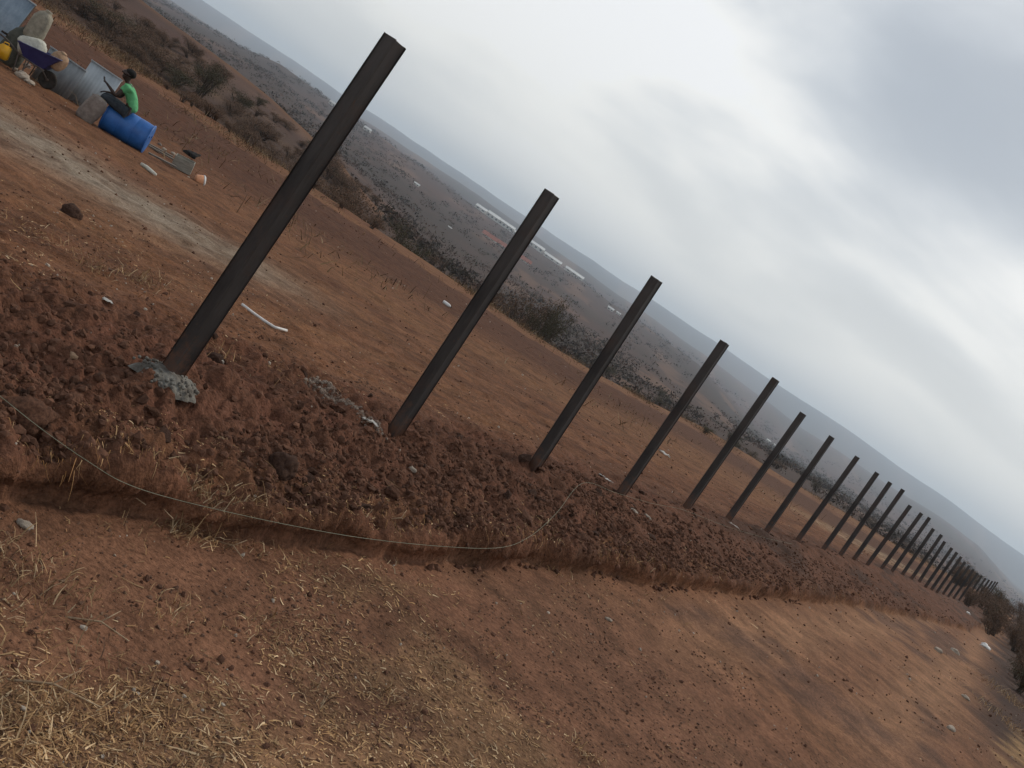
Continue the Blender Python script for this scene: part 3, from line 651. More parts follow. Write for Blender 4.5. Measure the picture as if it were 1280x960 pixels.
# ------------------------------------------------------------------ shrubs and trees
def shrub_parts(seed, kind):
    """two meshes: bare stems, and a crown of small leaves and twigs in uneven clumps (unit size: about 1 across)"""
    r = np.random.default_rng(seed); rp = random.Random(seed)
    bm = bmesh.new(); tips = []
    for k in range(7 if kind != 'tree' else 4):
        an = rp.uniform(0, 6.28); sp_ = rp.uniform(.1, .38); h = rp.uniform(.35, .75)
        base = Vector((rp.uniform(-.06, .06), rp.uniform(-.06, .06), -.08)) if kind != 'tree' else Vector((0, 0, -.08))
        mid = base + Vector((math.cos(an) * sp_ * .35, math.sin(an) * sp_ * .35, h * .55)); tip = base + Vector((math.cos(an) * sp_, math.sin(an) * sp_, h + .08))
        tube(bm, [base, mid, tip], [.022, .014, .006], 5); tips += [mid, tip, tip]
        for q in range(3):
            t2 = mid.lerp(tip, rp.random()) + Vector((rp.uniform(-.25, .25), rp.uniform(-.25, .25), rp.uniform(.0, .22))); tube(bm, [mid.lerp(tip, .3), t2], [.009, .004], 4); tips.append(t2)
    tips = np.array([t[:] for t in tips]); n = {'bush': 4200, 'thicket': 3200, 'tree': 3000}[kind]
    c = tips[r.integers(0, len(tips), n)]; rad = r.uniform(.06, .22, (len(tips), 1))[r.integers(0, len(tips), n)]
    d = r.normal(0, 1, (n, 3)); d /= np.linalg.norm(d, axis=1)[:, None]; P = c + d * rad * r.random((n, 1)) ** .45 * np.array([[1.2, 1.2, .85]]); P[:, 2] = np.maximum(P[:, 2], .02)
    u = r.normal(0, 1, (n, 3)); u /= np.linalg.norm(u, axis=1)[:, None]; w = np.cross(u, r.normal(0, 1, (n, 3))); w /= np.linalg.norm(w, axis=1)[:, None]
    twig = r.random(n) < (.55 if kind == 'thicket' else .15)
    ln = np.where(twig, r.uniform(.05, .13, n), r.uniform(.010, .024, n))[:, None]; wd = np.where(twig, .003, r.uniform(.006, .014, n))[:, None]
    tri = np.stack([P - w * wd - u * ln * .5, P + w * wd - u * ln * .5, P + u * ln * .6], 1)
    pal = {'bush': [(.052, .052, .028), (.072, .066, .036), (.042, .040, .025), (.085, .064, .040)], 'thicket': [(.135, .082, .055), (.10, .062, .044), (.16, .105, .07), (.075, .055, .038)], 'tree': [(.062, .055, .036), (.085, .068, .044), (.050, .044, .030), (.10, .072, .050)]}[kind]
    cols = np.array(pal)[r.integers(0, 4, n)] * r.uniform(.7, 1.25, (n, 1))
    me = np_mesh('crown', tri.reshape(-1, 3), np.arange(3 * n).reshape(n, 3)); point_col(me, np.repeat(cols, 3, 0)); me.materials.append(M['leaf'])
    ms = bpy.data.meshes.new('stems'); bm.to_mesh(ms); bm.free(); ms.materials.append(M['bark'])
    return me, ms
KINDS = {k: [shrub_parts(900 + 10 * j + i, k) for i in range(4)] for j, k in enumerate(('bush', 'thicket', 'tree'))}
def shrub(name, kind, p, w, h, lab, cat, group=None):
    e = empty(name, p, lab, cat, group, (0, 0, rnd.uniform(0, 6.28))); cr, stm = KINDS[kind][rnd.randrange(4)]
    for nm, me in (('crown', cr), ('trunk' if kind == 'tree' else 'stems', stm)):
        o = bpy.data.objects.new(nm, me); C.objects.link(o); o.parent = e
    e.scale = (w * rnd.uniform(.9, 1.1), w * rnd.uniform(.9, 1.1), h * rnd.uniform(.9, 1.15)); return e
def place(u, v, lo=52, hi=400): return far_at(u, v, lo, hi)
for (u, v, D, w, kind, lab) in [       # picture position of the crown's top, distance, width
        (276, 74, 92, 4.6, 'bush', 'dark green bush standing alone on the slope behind the tallest post'),
        (236, 78, 90, 4.4, 'thicket', 'brown bare bush just left of the dark green bush'),
        (150, 8, 92, 6.0, 'bush', 'dark bush near the top left, above the seated person'),
        (122, 2, 90, 5.0, 'thicket', 'bare brown bush touching the dark bush at top left'),
        (688, 352, 82, 5.6, 'thicket', 'round dark brown bush on the brow between second and third posts'),
        (706, 372, 80, 3.4, 'bush', 'dark olive bush at the right side of the round brown bush'),
        (640, 338, 74, 4.0, 'thicket', 'low rusty brown bush on the brow beside the second post'),
        (432, 205, 66, 5.0, 'thicket', 'brown thicket on the brow just right of the tallest post'),
        (466, 232, 66, 4.4, 'thicket', 'brown thicket lower down the brow, right of its taller twin'),
        (530, 268, 72, 4.0, 'bush', 'dark olive bush on the brow midway between first two posts'),
        (885, 532, 85, 2.0, 'bush', 'small green tuft-like bush in the field between fourth and fifth posts')]:
    d = pix_ray(u, v); x, zt_ = d.x / d.y * D, EYE + d.z / d.y * D; zg = float(land(np.array([x]), np.array([float(D)]))[2][0])
    shrub('bush', kind, (x, D, zg), w, max(.8, (zt_ - zg) / .95), lab, 'bush')
def sprinkle(n, alo, ahi, dlo, dhi, kinds, wlo, whi, name, lab, cat, group, pw=1, test=None):
    k = 0; guard = 0
    while k < n and guard < n * 30:
        guard += 1; a = rnd.uniform(alo, ahi); D = dlo + (dhi - dlo) * rnd.random() ** pw; x = a / FPX * D
        if test and not test(a, D): continue
        z = float(land(np.array([x]), np.array([D]))[2][0]); w = rnd.uniform(wlo, whi); kd = rnd.choice(kinds)
        shrub(name, kd, (x, D, z), w, w * rnd.uniform(.38, .66), lab, cat, group); k += 1
sprinkle(190, -860, -280, 60, 120, ['thicket'] * 12 + ['bush'], 1.8, 4.2, 'thicket', 'bare brown thicket on the slope below the spur at left', 'shrub', 'thickets on the slope at left', 1, lambda a, D: D > 70 or a > -600)
sprinkle(26, -860, -230, 46, 58, ['thicket'], .7, 1.9, 'thicket', 'small bare thicket at the lower edge of the slope, bordering the field at left', 'shrub', 'small thickets bordering the field at left')
sprinkle(34, -360, -20, 66, 190, ['thicket', 'tree', 'bush', 'thicket'], 1.8, 3.6, 'scrub_tree', 'low dusky tree in the scrub beyond the brow of the field', 'tree', 'low trees beyond the brow', 1.2)
sprinkle(30, 20, 330, 120, 260, ['thicket', 'tree', 'bush'], 2.0, 4.6, 'scrub_tree', 'small dusky tree on the valley side behind the middle posts', 'tree', 'small trees on the valley side', 1)
sprinkle(26, 330, 640, 115, 230, ['thicket', 'bush', 'tree'], 2.0, 4.5, 'scrub_tree', 'small dark tree down the slope behind the far posts', 'tree', 'small trees behind the far posts', 1)
# the hedge closing off the far end, and the dark scrub at the edge of the path
for k in range(34):
    y = rnd.uniform(44, 105) if k < 22 else rnd.uniform(24, 46); s0 = (y - P1[1]) / FD[1]; t0 = rnd.uniform(1.2, 9) if k < 22 else rnd.uniform(4.6, 8.5)
    x = P1[0] + FD[0] * s0 + ND[0] * t0; y2 = P1[1] + FD[1] * s0 + ND[1] * t0
    if y2 > 40 and t0 < 3.4 and y2 < 62: continue
    w = rnd.uniform(1.3, 2.6) if k < 22 else rnd.uniform(.7, 1.6)
    shrub('hedge_bush', rnd.choice(['bush', 'thicket', 'thicket', 'thicket', 'thicket']), (x, y2, gz(x, y2)), w, w * rnd.uniform(.7, 1.0), 'dark brown hedge bush beyond the end of the posts, at the right edge', 'shrub', 'hedge bushes at the right edge')
for k in range(30):
    y2 = rnd.uniform(88, 108) if k < 10 else rnd.uniform(50, 84) if k < 28 else rnd.uniform(28, 46); x = y2 * (rnd.uniform(.47, .58) if k < 10 else rnd.uniform(.52, .60) if k < 28 else rnd.uniform(.57, .66)); w = rnd.uniform(2, 3.4) if k < 10 else rnd.uniform(1.6, 2.8) if k < 28 else rnd.uniform(.7, 1.5)
    shrub('hedge_bush', rnd.choice(['tree', 'thicket', 'thicket', 'thicket']), (x, y2, gz(x, y2)), w, w * .8, 'dark brown hedge bush beyond the end of the posts, at the right edge', 'shrub', 'hedge bushes at the right edge')
# thin bare saplings on the brow
for k, (u, v) in enumerate([(506, 296), (520, 303), (534, 309), (557, 330), (470, 272), (585, 345)]):
    p = far_at(u, v, 48, 90); bm = bmesh.new(); h = rnd.uniform(.7, 1.05); l = rnd.uniform(-.08, .08)
    tube(bm, [(0, 0, -.1), (l * .5, 0, h * .5), (l + rnd.uniform(-.05, .05), 0, h)], [.035, .028, .016], 6)
    tube(bm, [(l * .6, 0, h * .6), (l * .6 + .12 * rnd.choice((-1, 1)), .05, h * .85)], [.016, .008], 5)
    tag(obj('sapling', bm, M['bark'], None, True, p), 'thin bare sapling standing on the brow between the first two posts', 'sapling', 'bare saplings on the brow')
# scrub of the far valley: one mass
N = 60000; D = 120 * (2600 / 120) ** rng.random(N); a = rng.uniform(-880, 760, N); x, y = a / FPX * D, D
dn = fbm(x / (40 + D * .05), y / (60 + D * .1), 800, 4) + .5 * fbm(x / (8 + .02 * D), y / (12 + .03 * D), 810, 3); yb = np.interp(a, BROW_A, BROW_Y)
ok = (rng.random(N) < np.clip(.22 + 1.1 * dn, .02, 1)) & (D > yb * 1.3) & ~((a < -250) & (D > 116) & (D < 172)); x, y, D = x[ok][:6500], y[ok][:6500], D[ok][:6500]
z = land(x, y)[2]; S = rng.uniform(.35, .9, len(x)) * (1 + D * .0016)
K = 16; n = len(x); cen = np.stack([x, y, z], 1)[:, None] + rng.normal(0, 1, (n, K, 3)) * np.array([[[.9, .9, .4]]]) * S[:, None, None]; cen[:, :, 2] += S[:, None] * .8
u1 = rng.normal(0, 1, (n, K, 3)); u2 = rng.normal(0, 1, (n, K, 3)); q_ = S[:, None, None] * .34
tri = np.stack([cen + u1 * q_ * .7, cen + u2 * q_ * .7, cen - (u1 + u2) * q_ * .5], 2).reshape(-1, 3)
pal = np.array([(.046, .040, .030), (.058, .043, .034), (.075, .050, .040), (.042, .034, .028)]); cl_ = pal[rng.integers(0, 4, n)] * rng.uniform(.7, 1.3, (n, 1))
me = np_mesh('valley_scrub', tri, np.arange(len(tri)).reshape(-1, 3)); point_col(me, np.repeat(cl_, K * 3, 0)); tag(link_mesh('valley_scrub', me, M['leaf'], smooth=False), kind='stuff')
# ------------------------------------------------------------------ the blue drum and the person sitting on it
def S(u, v, D): return at(u, v, D)
DRUM_D = 19.6
dc = at(158, 163, DRUM_D)
dg_l, dg_r = gz(dc.x - .45, dc.y), gz(dc.x + .45, dc.y)
drum_yaw = R(17); drum_pitch = math.atan2(dg_r - dg_l, .9)
ground_z = (dg_l + dg_r) / 2
drum = empty('plastic_drum', (dc.x, dc.y, ground_z), 'blue plastic drum lying on its side under the seated person', 'drum', None, (0, -drum_pitch, drum_yaw))
RD = .295
bm = bmesh.new()
prof = [(.001, -.45), (.235, -.45), (.25, -.46), (.275, -.452), (.288, -.43), (.292, -.39), (.297, -.30), (.298, -.16), (.291, -.150), (.291, -.138), (.298, -.128), (.299, 0), (.298, .128), (.291, .138), (.291, .150), (.298, .16), (.297, .30), (.292, .39), (.288, .43), (.275, .452), (.25, .46), (.235, .45), (.001, .45)]
lathe(bm, prof, 40, Matrix.Translation((0, 0, RD)) @ Matrix.Rotation(math.pi / 2, 4, 'Y'))
obj('barrel', bm, M['drum'], drum)
for sx in (-1, 1):
    bm = bmesh.new(); M4 = Matrix.Translation((sx * .44, 0, RD)) @ Matrix.Rotation(math.pi / 2, 4, 'Y')
    lathe(bm, [(.288, -.014), (.304, -.012), (.308, 0), (.304, .012), (.288, .014)], 40, M4); obj('rim', bm, M['drum'], drum)
for sy in (-1, 1):
    bm = bmesh.new(); lathe(bm, [(.001, 0), (.034, 0), (.036, .006), (.03, .02), (.001, .02)], 16, Matrix.Translation((.447, sy * .15, RD + .07)) @ Matrix.Rotation(math.pi / 2, 4, 'Y')); obj('bung', bm, M['drum'], drum)

def skin_mesh(name, verts, edges, radii, root=0, levels=2):
    me = bpy.data.meshes.new(name + '_tmp'); me.from_pydata([Vector(v) for v in verts], edges, []); o = bpy.data.objects.new(name + '_tmp', me); C.objects.link(o)
    md = o.modifiers.new('skin', 'SKIN'); md.use_smooth_shade = True; sub = o.modifiers.new('sub', 'SUBSURF'); sub.levels = sub.render_levels = levels
    if not me.skin_vertices: me.attributes  # layer made by the modifier
    for i, r in enumerate(radii):
        sv = me.skin_vertices[0].data[i]; sv.radius = (r, r) if isinstance(r, (int, float)) else r; sv.use_root = (i == root)
    dg = bpy.context.evaluated_depsgraph_get(); out = bpy.data.meshes.new_from_object(o.evaluated_get(dg)); out.name = name
    bpy.data.objects.remove(o); bpy.data.meshes.remove(me); return out
class Sk:
    def __init__(s): s.v, s.e, s.r = [], [], []
    def chain(s, start, pts):
        """pts: list of ((x,y,z), radius); start: index to grow from or None"""
        ids = []; prev = start
        for p, r in pts:
            s.v.append(p); s.r.append(r); i = len(s.v) - 1
            if prev is not None: s.e.append((prev, i))
            prev = i; ids.append(i)
        return ids
pl = at(142, 139, DRUM_D - .10)
person = empty('person', (dc.x - .02, dc.y - .16, ground_z), 'person in a green T-shirt sitting on the blue drum, one hand held out', 'person', None, (0, 0, R(15)))
person.scale = (.97, .97, .94); HZ = .60                                                     # hip height; the person faces left
hip = (0, 0, HZ)
k = Sk()
tor = k.chain(None, [(hip, (.135, .105)), ((-.06, 0, HZ + .16), (.125, .095)), ((-.16, 0, HZ + .32), (.135, .10)), ((-.29, 0, HZ + .455), (.10, .075)), ((-.335, 0, HZ + .505), .050), ((-.37, 0, HZ + .545), .052)])
hd = k.chain(tor[-1], [((-.40, 0, HZ + .60), (.090, .095)), ((-.415, 0, HZ + .68), (.100, .11)), ((-.405, 0, HZ + .755), (.072, .08))])
k.chain(hd[0], [((-.485, 0, HZ + .585), .038)])               # chin
k.chain(hd[1], [((-.53, 0, HZ + .655), .018), ((-.545, 0, HZ + .64), .012)])   # nose
for sy in (-1, 1): k.chain(hd[1], [((-.395, sy * .11, HZ + .665), .015), ((-.385, sy * .12, HZ + .675), .013)])   # ears
def arm(sy, elbow, wrist, hand, curl):
    c = k.chain(tor[3], [((-.30, sy * .165, HZ + .43), .062), (tuple((np.array((-.30, sy * .18, HZ + .40)) + np.array(elbow)) / 2), .050), (elbow, .042), (tuple((np.array(elbow) * .45 + np.array(wrist) * .55)), .036), (wrist, .026)])
    w, h = Vector(wrist), Vector(hand); d = (h - w).normalized(); sd = Vector((0, 1, 0)); up = d.cross(sd)
    pm = k.chain(c[-1], [(tuple(w + d * .045), (.034, .022)), (tuple(w + d * .085), (.038, .018))])
    for q, (off, ln) in enumerate(((-.030, .070), (-.010, .082), (.010, .078), (.029, .062))):
        b0 = w + d * .095 + sd * off; b1 = b0 + d * ln * .5 + up * curl * .012; b2 = b1 + d * ln * .45 + up * curl * .03
        k.chain(pm[1], [(tuple(b0), .010), (tuple(b1), .009), (tuple(b2), .007)])
    t0 = w + d * .04 - sd * .04; k.chain(pm[0], [(tuple(t0), .012), (tuple(t0 + d * .035 - sd * .018 + up * .01), .010), (tuple(t0 + d * .062 - sd * .018 + up * .016), .008)])
arm(-1, (-.36, -.235, HZ + .17), (-.60, -.17, HZ + .27), (-.74, -.16, HZ + .33), -1)
arm(1, (-.37, .22, HZ + .16), (-.58, .16, HZ + .12), (-.68, .15, HZ + .08), 1)
def leg(sy, knee, ankle, toe):
    kn, an = np.array(knee), np.array(ankle)
    c = k.chain(tor[0], [((-.06, sy * .09, HZ - .02), .10), (tuple(np.array((-.06, sy * .1, HZ - .02)) * .5 + kn * .5), .088), (knee, .064), (tuple(kn * .62 + an * .38), .060), (ankle, .040)])
    k.chain(c[-1], [(tuple(an * .4 + np.array(toe) * .6 + np.array((0, 0, -.01))), (.042, .030)), (toe, (.034, .022))])
KN, AN, TO = (-.56, -.14, HZ + .03), (-.56, -.15, .10), (-.70, -.16, .04)
KF, AF, TF = (-.60, .13, HZ + .05), (-.66, .14, .09), (-.80, .15, .035)
leg(-1, KN, AN, TO); leg(1, KF, AF, TF)
link_mesh('body', skin_mesh('body', k.v, k.e, k.r), M['skin'], person)
k = Sk()
t2 = k.chain(None, [((.015, 0, HZ + .02), (.16, .125)), ((-.05, 0, HZ + .17), (.155, .118)), ((-.15, 0, HZ + .325), (.158, .122)), ((-.275, 0, HZ + .45), (.115, .092)), ((-.315, 0, HZ + .495), (.066, .06))])
for sy, el in ((-1, (-.36, -.235, HZ + .17)), (1, (-.37, .22, HZ + .16))):
    a0 = np.array((-.29, sy * .17, HZ + .425)); k.chain(t2[3], [(tuple(a0), .080), (tuple(a0 * .45 + np.array(el) * .55), .070)])
link_mesh('shirt', skin_mesh('shirt', k.v, k.e, k.r), M['shirt'], person)
k = Sk(); h0 = k.chain(None, [((.02, 0, HZ + .0), (.155, .12))])
for sy, kn, an in ((-1, KN, AN), (1, KF, AF)):
    kn, an = np.array(kn), np.array(an); m_ = np.array((-.06, sy * .1, HZ - .02)) * .5 + kn * .5
    k.chain(h0[0], [((-.08, sy * .09, HZ - .02), .118), (tuple(m_), .106), (tuple(kn), .082), (tuple(kn * .6 + an * .4), .078), (tuple(an + np.array((0, 0, .02))), .062)])
link_mesh('trousers', skin_mesh('trousers', k.v, k.e, k.r), M['trousers'], person)
for an, to in ((AN, TO), (AF, TF)):
    k = Sk(); an, to = np.array(an), np.array(to)
    k.chain(None, [(tuple(an + np.array((.03, 0, -.05))), (.046, .04)), (tuple(an * .5 + to * .5 + np.array((0, 0, -.02))), (.050, .038)), (tuple(to + np.array((-.02, 0, 0))), (.044, .03))])
    link_mesh('shoe', skin_mesh('shoe', k.v, k.e, k.r, levels=1), M['rubber'], person)
bm = ico(3, 5, (.112, .104, .095), .05, 3); o = obj('hair', bm, M['hair'], person, True, (-.378, 0, HZ + .705))
bm = bmesh.new(); box(bm, .012, .07, .13, (0, 0, 0)); 
for sy in (-1, 1):
    bm2 = bmesh.new(); bmesh.ops.create_uvsphere(bm2, u_segments=8, v_segments=6, radius=.012); obj('eye', bm2, M['white'], person, True, (-.507, sy * .038, HZ + .675))
bm.free()

def sack(name, label, cat, p, sz, mt, seed, rot=(0, 0, 0), tie=True, group=None):
    """a filled sack: bulging body, gathered mouth, side seams"""
    e = empty(name, p, label, cat, group, rot); sx, sy, szz = sz
    bm = bmesh.new(); n = 20; r = random.Random(seed); rows = []
    prof = [(.02, 0), (.80, .01), (.98, .10), (1.03, .28), (1.0, .5), (.93, .70), (.76, .86), (.45, .94), (.30, .985), (.36, 1.02), (.02, 1.02)] if tie else [(.02, 0), (.82, .01), (.97, .10), (1.03, .3), (1.03, .55), (.98, .78), (.86, .93), (.6, 1.0), (.02, 1.01)]
    for (q, z) in prof:
        row = []
        for j in range(n):
            an = 2 * math.pi * j / n; sq = 1 / max(abs(math.cos(an)) ** 1 + 0, abs(math.sin(an))) ** .35
            w = q * sq * (1 + .07 * math.sin(an * 3 + z * 5 + seed) + .04 * math.sin(an * 7 + z * 9) + r.uniform(-.02, .02))
            row.append(bm.verts.new((math.cos(an) * w * sx / 2, math.sin(an) * w * sy / 2, z * szz)))
        rows.append(row)
    for a, b in zip(rows, rows[1:]):
        for j in range(n): bm.faces.new((a[j], a[(j + 1) % n], b[(j + 1) % n], b[j]))
    bm.faces.new(rows[0][::-1]); bm.faces.new(rows[-1])
    obj('sack_body', bm, M[mt], e)
    bm = bmesh.new()
    if tie: tube(bm, [(math.cos(t) * sx * .17, math.sin(t) * sy * .17, szz * .965 + .004 * math.sin(3 * t)) for t in np.linspace(0, 6.28, 16)], .008, 5); obj('tie', bm, M['straw_tie'], e)
    else: tube(bm, [(-sx * .47, -sy * .05, szz * .9), (-sx * .2, -sy * .07, szz * 1.01), (sx * .2, -sy * .05, szz * 1.01), (sx * .47, 0, szz * .9)], .009, 5); obj('seam', bm, M['straw_tie'], e)
    return e
M['straw_tie'] = noisy('twine', (.22, .18, .12), (.34, .29, .2), 20, .9)
x0 = dc.x
p = Vector((x0 - .56, dc.y - .56, 0)); p.z = gz(p.x, p.y) - .02
sack('slumped_sack', 'greyish brown sack slumped against the shins of the seated person', 'sack', p, (.36, .28, .56), 'sack_brown', 3, (0, R(9), R(10)), False)

# ------------------------------------------------------------------ roofing sheets set on edge behind the drum
def roofing(name, label, u0, v0, wid, hei, mt, yaw, D, lean=R(7), pitch_=.076):
    d = pix_ray(u0, v0); x = d.x / d.y * D; e = empty(name, (x, D, gz(x, D) - .03), label, 'roofing sheet', 'roofing sheets', (-lean, 0, yaw))
    n = int(wid / pitch_ * 8); bm = bmesh.new(); rows = []
    for i in range(n + 1):
        xx = wid * i / n; yy = .0035 * math.cos(2 * math.pi * xx / pitch_)
        rows.append([bm.verts.new((xx, yy + .004 * math.sin(7 * xx), z)) for z in (0, hei * .5, hei)] + [bm.verts.new((xx, yy + .0025 + .004 * math.sin(7 * xx), z)) for z in (hei, hei * .5, 0)])
    for a, b in zip(rows, rows[1:]):
        for j in range(6): bm.faces.new((a[j], b[j], b[(j + 1) % 6], a[(j + 1) % 6]))
    bm.faces.new(rows[0]); bm.faces.new(rows[-1][::-1]); bmesh.ops.recalc_face_normals(bm, faces=bm.faces)
    obj('ribbed_sheet', bm, M[mt], e)
    bm = bmesh.new(); box(bm, wid + .02, .035, .022, (wid / 2, .002, hei + .012)); obj('top_batten', bm, M['zinc'], e, smooth=False)
    for xx in (wid * .08, wid * .94):
        bm = bmesh.new(); box(bm, .045, .04, hei + .1, (xx, .045, hei / 2 - .05)); obj('stake', bm, M['wood'], e, smooth=False)
roofing('roofing_sheet', 'dull grey ribbed roofing sheets standing low between wheelbarrow and person', 38, 95, .92, .76, 'zinc_dull', R(-4), 20.4)
roofing('roofing_sheet', 'lighter grey roofing sheet standing upright right behind the seated person', 86, 118, .74, .98, 'zinc', R(5), 20.9)
roofing('roofing_sheet', 'bluish roofing sheet leaning behind the sacks in the top left corner', -36, 36, .80, 1.35, 'zinc_blue', R(-8), 20.3, R(10))

# ------------------------------------------------------------------ wheelbarrow with its load
wb = at(48, 86, 19.6); wg = gz(wb.x, wb.y)
w = empty('wheelbarrow', (wb.x, wb.y, wg), 'navy blue wheelbarrow with a black wheel, loaded with sacks, at the left edge', 'wheelbarrow', None, (0, -R(3.5), R(12)))
# axis +x towards the wheel; tray from -.45 to .45
bm = bmesh.new()
bot = [(-.24, -.20), (.14, -.16), (.14, .16), (-.24, .20)]; topc = [(-.42, -.32), (.38, -.27), (.38, .27), (-.42, .32)]
zb, zt0, zt1 = .34, .58, .66
def tray(bm, off):
    B = [bm.verts.new((x, y, zb + off)) for x, y in bot]; T = [bm.verts.new((x * (1 - off), y * (1 - off * 1.5), zt0 if i in (0, 3) else zt1)) for i, (x, y) in enumerate(topc)]; return B, T
B, T = tray(bm, 0); B2, T2 = tray(bm, .018)
bm.faces.new(B[::-1]); bm.faces.new(B2)
for j in range(4):
    a = (j + 1) % 4; bm.faces.new((B[j], B[a], T[a], T[j])); bm.faces.new((B2[j], T2[j], T2[a], B2[a])); bm.faces.new((T[j], T[a], T2[a], T2[j]))
bmesh.ops.recalc_face_normals(bm, faces=bm.faces)
tr = obj('tray', bm, M['navy'], w, smooth=False)
bm = bmesh.new(); tube(bm, [(x, y, (zt0 if i in (0, 3, 4) else zt1) + .004) for i, (x, y) in enumerate(topc + topc[:1])], .014, 8); obj('rolled_rim', bm, M['navy'], tr)
for sy in (-1, 1):
    bm = bmesh.new(); tube(bm, [(.26, sy * .06, .18), (.14, sy * .15, .31), (-.30, sy * .24, .36), (-.62, sy * .28, .50), (-.86, sy * .29, .54)], .017, 8); fr = obj('handle_tube', bm, M['frame'], w)
    bm = bmesh.new(); tube(bm, [(-.86, sy * .29, .54), (-.98, sy * .29, .545)], .022, 8); obj('grip', bm, M['rubber'], fr)
    bm = bmesh.new(); tube(bm, [(-.12, sy * .21, .34), (-.16, sy * .24, .02), (-.30, sy * .24, .02), (-.34, sy * .245, .37)], .014, 8); obj('leg', bm, M['frame'], w)
bm = bmesh.new(); Mw = Matrix.Translation((.26, 0, .18)) @ Matrix.Rotation(math.pi / 2, 4, 'X')
lathe(bm, [(.115, -.03), (.15, -.042), (.172, -.034), (.18, -.015), (.18, .015), (.172, .034), (.15, .042), (.115, .03)], 28, Mw); whl = obj('wheel', bm, M['rubber'], w)
bm = bmesh.new(); lathe(bm, [(.02, -.05), (.03, -.05), (.03, -.012), (.112, -.022), (.112, .022), (.03, .012), (.03, .05), (.02, .05)], 20, Mw); obj('rim', bm, M['frame'], whl)
bm = bmesh.new(); tube(bm, [(.26, -.09, .18), (.26, .09, .18)], .012, 8); obj('axle', bm, M['frame'], whl)
cosw, sinw = math.cos(R(12)), math.sin(R(12))
def on_wb(x, y, z): return Vector((wb.x + x * cosw - y * sinw, wb.y + x * sinw + y * cosw, wg + z + x * .06))
sack('brown_bundle', 'round brown bundle bulging over the front of the blue wheelbarrow', 'bundle', on_wb(.20, .02, .46), (.32, .32, .36), 'bundle_brown', 9, (R(6), R(14), 0))
sack('pale_sack', 'pale cement sack lying at the handle end of the blue wheelbarrow', 'sack', on_wb(-.24, .02, .42), (.50, .36, .36), 'sack_white', 5, (0, R(-22), R(12)), False)
sack('khaki_sack', 'tall khaki sack propped on top of the pale sack, top left', 'sack', on_wb(-.44, .1, .70), (.36, .32, .66), 'sack_khaki', 6, (0, R(6), 0))
p = on_wb(-.72, .42, 0); p.z = gz(p.x, p.y) - .02
sack('dark_bundle', 'dark greenish bundle standing on the ground behind the yellow jerrycan', 'bundle', p, (.50, .42, .86), 'bundle', 8, (0, R(4), 0))
# yellow jerrycan
p = on_wb(-.52, -.40, 0); jz = gz(p.x, p.y) - .06
jc = empty('jerrycan', (p.x, p.y, jz + .17), 'bright yellow jerrycan beside the wheelbarrow at the left edge', 'jerrycan', None, (0, R(-8), R(14)))
bm = bmesh.new(); box(bm, .20, .14, .28, (0, 0, .14)); obj('can_body', bm, M['yellow'], jc, bevel=.024)
bm = bmesh.new(); tube(bm, [(-.06, 0, .275), (-.05, 0, .325), (.03, 0, .325), (.045, 0, .275)], .012, 8); obj('handle', bm, M['yellow'], jc)
bm = bmesh.new(); lathe(bm, [(.001, 0), (.024, 0), (.024, .04), (.001, .04)], 14, Matrix.Translation((.072, 0, .276))); obj('cap', bm, M['rubber'], jc)
# rubble in front of the barrow
for q, (u, v, s_, mt, lab) in enumerate([(14, 84, .10, 'stone', 'pale stone under the wheelbarrow, nearest the jerrycan'), (28, 98, .12, 'stone', 'broad pale stone in front of the wheelbarrow'), (33, 84, .09, 'sack_brown', 'brownish stone between the legs of the wheelbarrow'), (22, 74, .10, 'bundle', 'dark stone under the blue tray of the wheelbarrow'), (36, 104, .08, 'stone', 'small pale stone just left of the barrow wheel'), (4, 74, .09, 'sack_brown', 'dusty brown stone at the left edge below the jerrycan')]):
    p = hit(u, v); bm = ico(3, 70 + q, (1.25, .9, .65), .4, 1.3); o = obj('rubble_stone', bm, M[mt], None, True, p + Vector((0, 0, s_ * .3)), (0, 0, q)); o.scale = (s_,) * 3; tag(o, lab, 'stone')

# ------------------------------------------------------------------ small things lying on the field
def frame_at(u, v): p = hit(u, v); return p, gn(p.x, p.y)
p, n = frame_at(226, 212); b_ = empty('crate', p, 'grey wooden box lying open near the end of the planks', 'crate', None, (R(4), R(-6), R(20)))
for (sx, sy, sz_, lx, ly, lz) in ((.42, .02, .26, 0, -.15, .13), (.42, .02, .26, 0, .15, .13), (.02, .278, .26, .20, 0, .13), (.02, .278, .26, -.20, 0, .13), (.376, .276, .02, 0, 0, .012)):
    bm = bmesh.new(); box(bm, sx, sy, sz_, (lx, ly, lz)); obj('board', bm, M['board'], b_, smooth=False, bevel=.004)
bm = ico(3, 33, (.20, .15, .09), .5, 1.6); q = hit(237, 195); tag(obj('black_cloth', bm, M['black_cloth'], None, True, q + Vector((0, 0, .06)), (0, R(-10), .4)), 'crumpled black cloth behind the grey box', 'cloth')
for q_, (u, v, L_, ya, lab) in enumerate([(196, 187, .75, R(24), 'weathered plank end nearest the blue drum'), (206, 196, .8, R(16), 'longer grey plank lying beside the open box'), (202, 203, .6, R(30), 'short grey plank in front of the others')]):
    p, n = frame_at(u, v); bm = bmesh.new(); box(bm, L_, .12, .03, (0, 0, .03 + .012 * q_)); o = obj('plank', bm, M['plank'], None, False, p, (0, R(-4), ya), bevel=.004); tag(o, lab, 'plank')
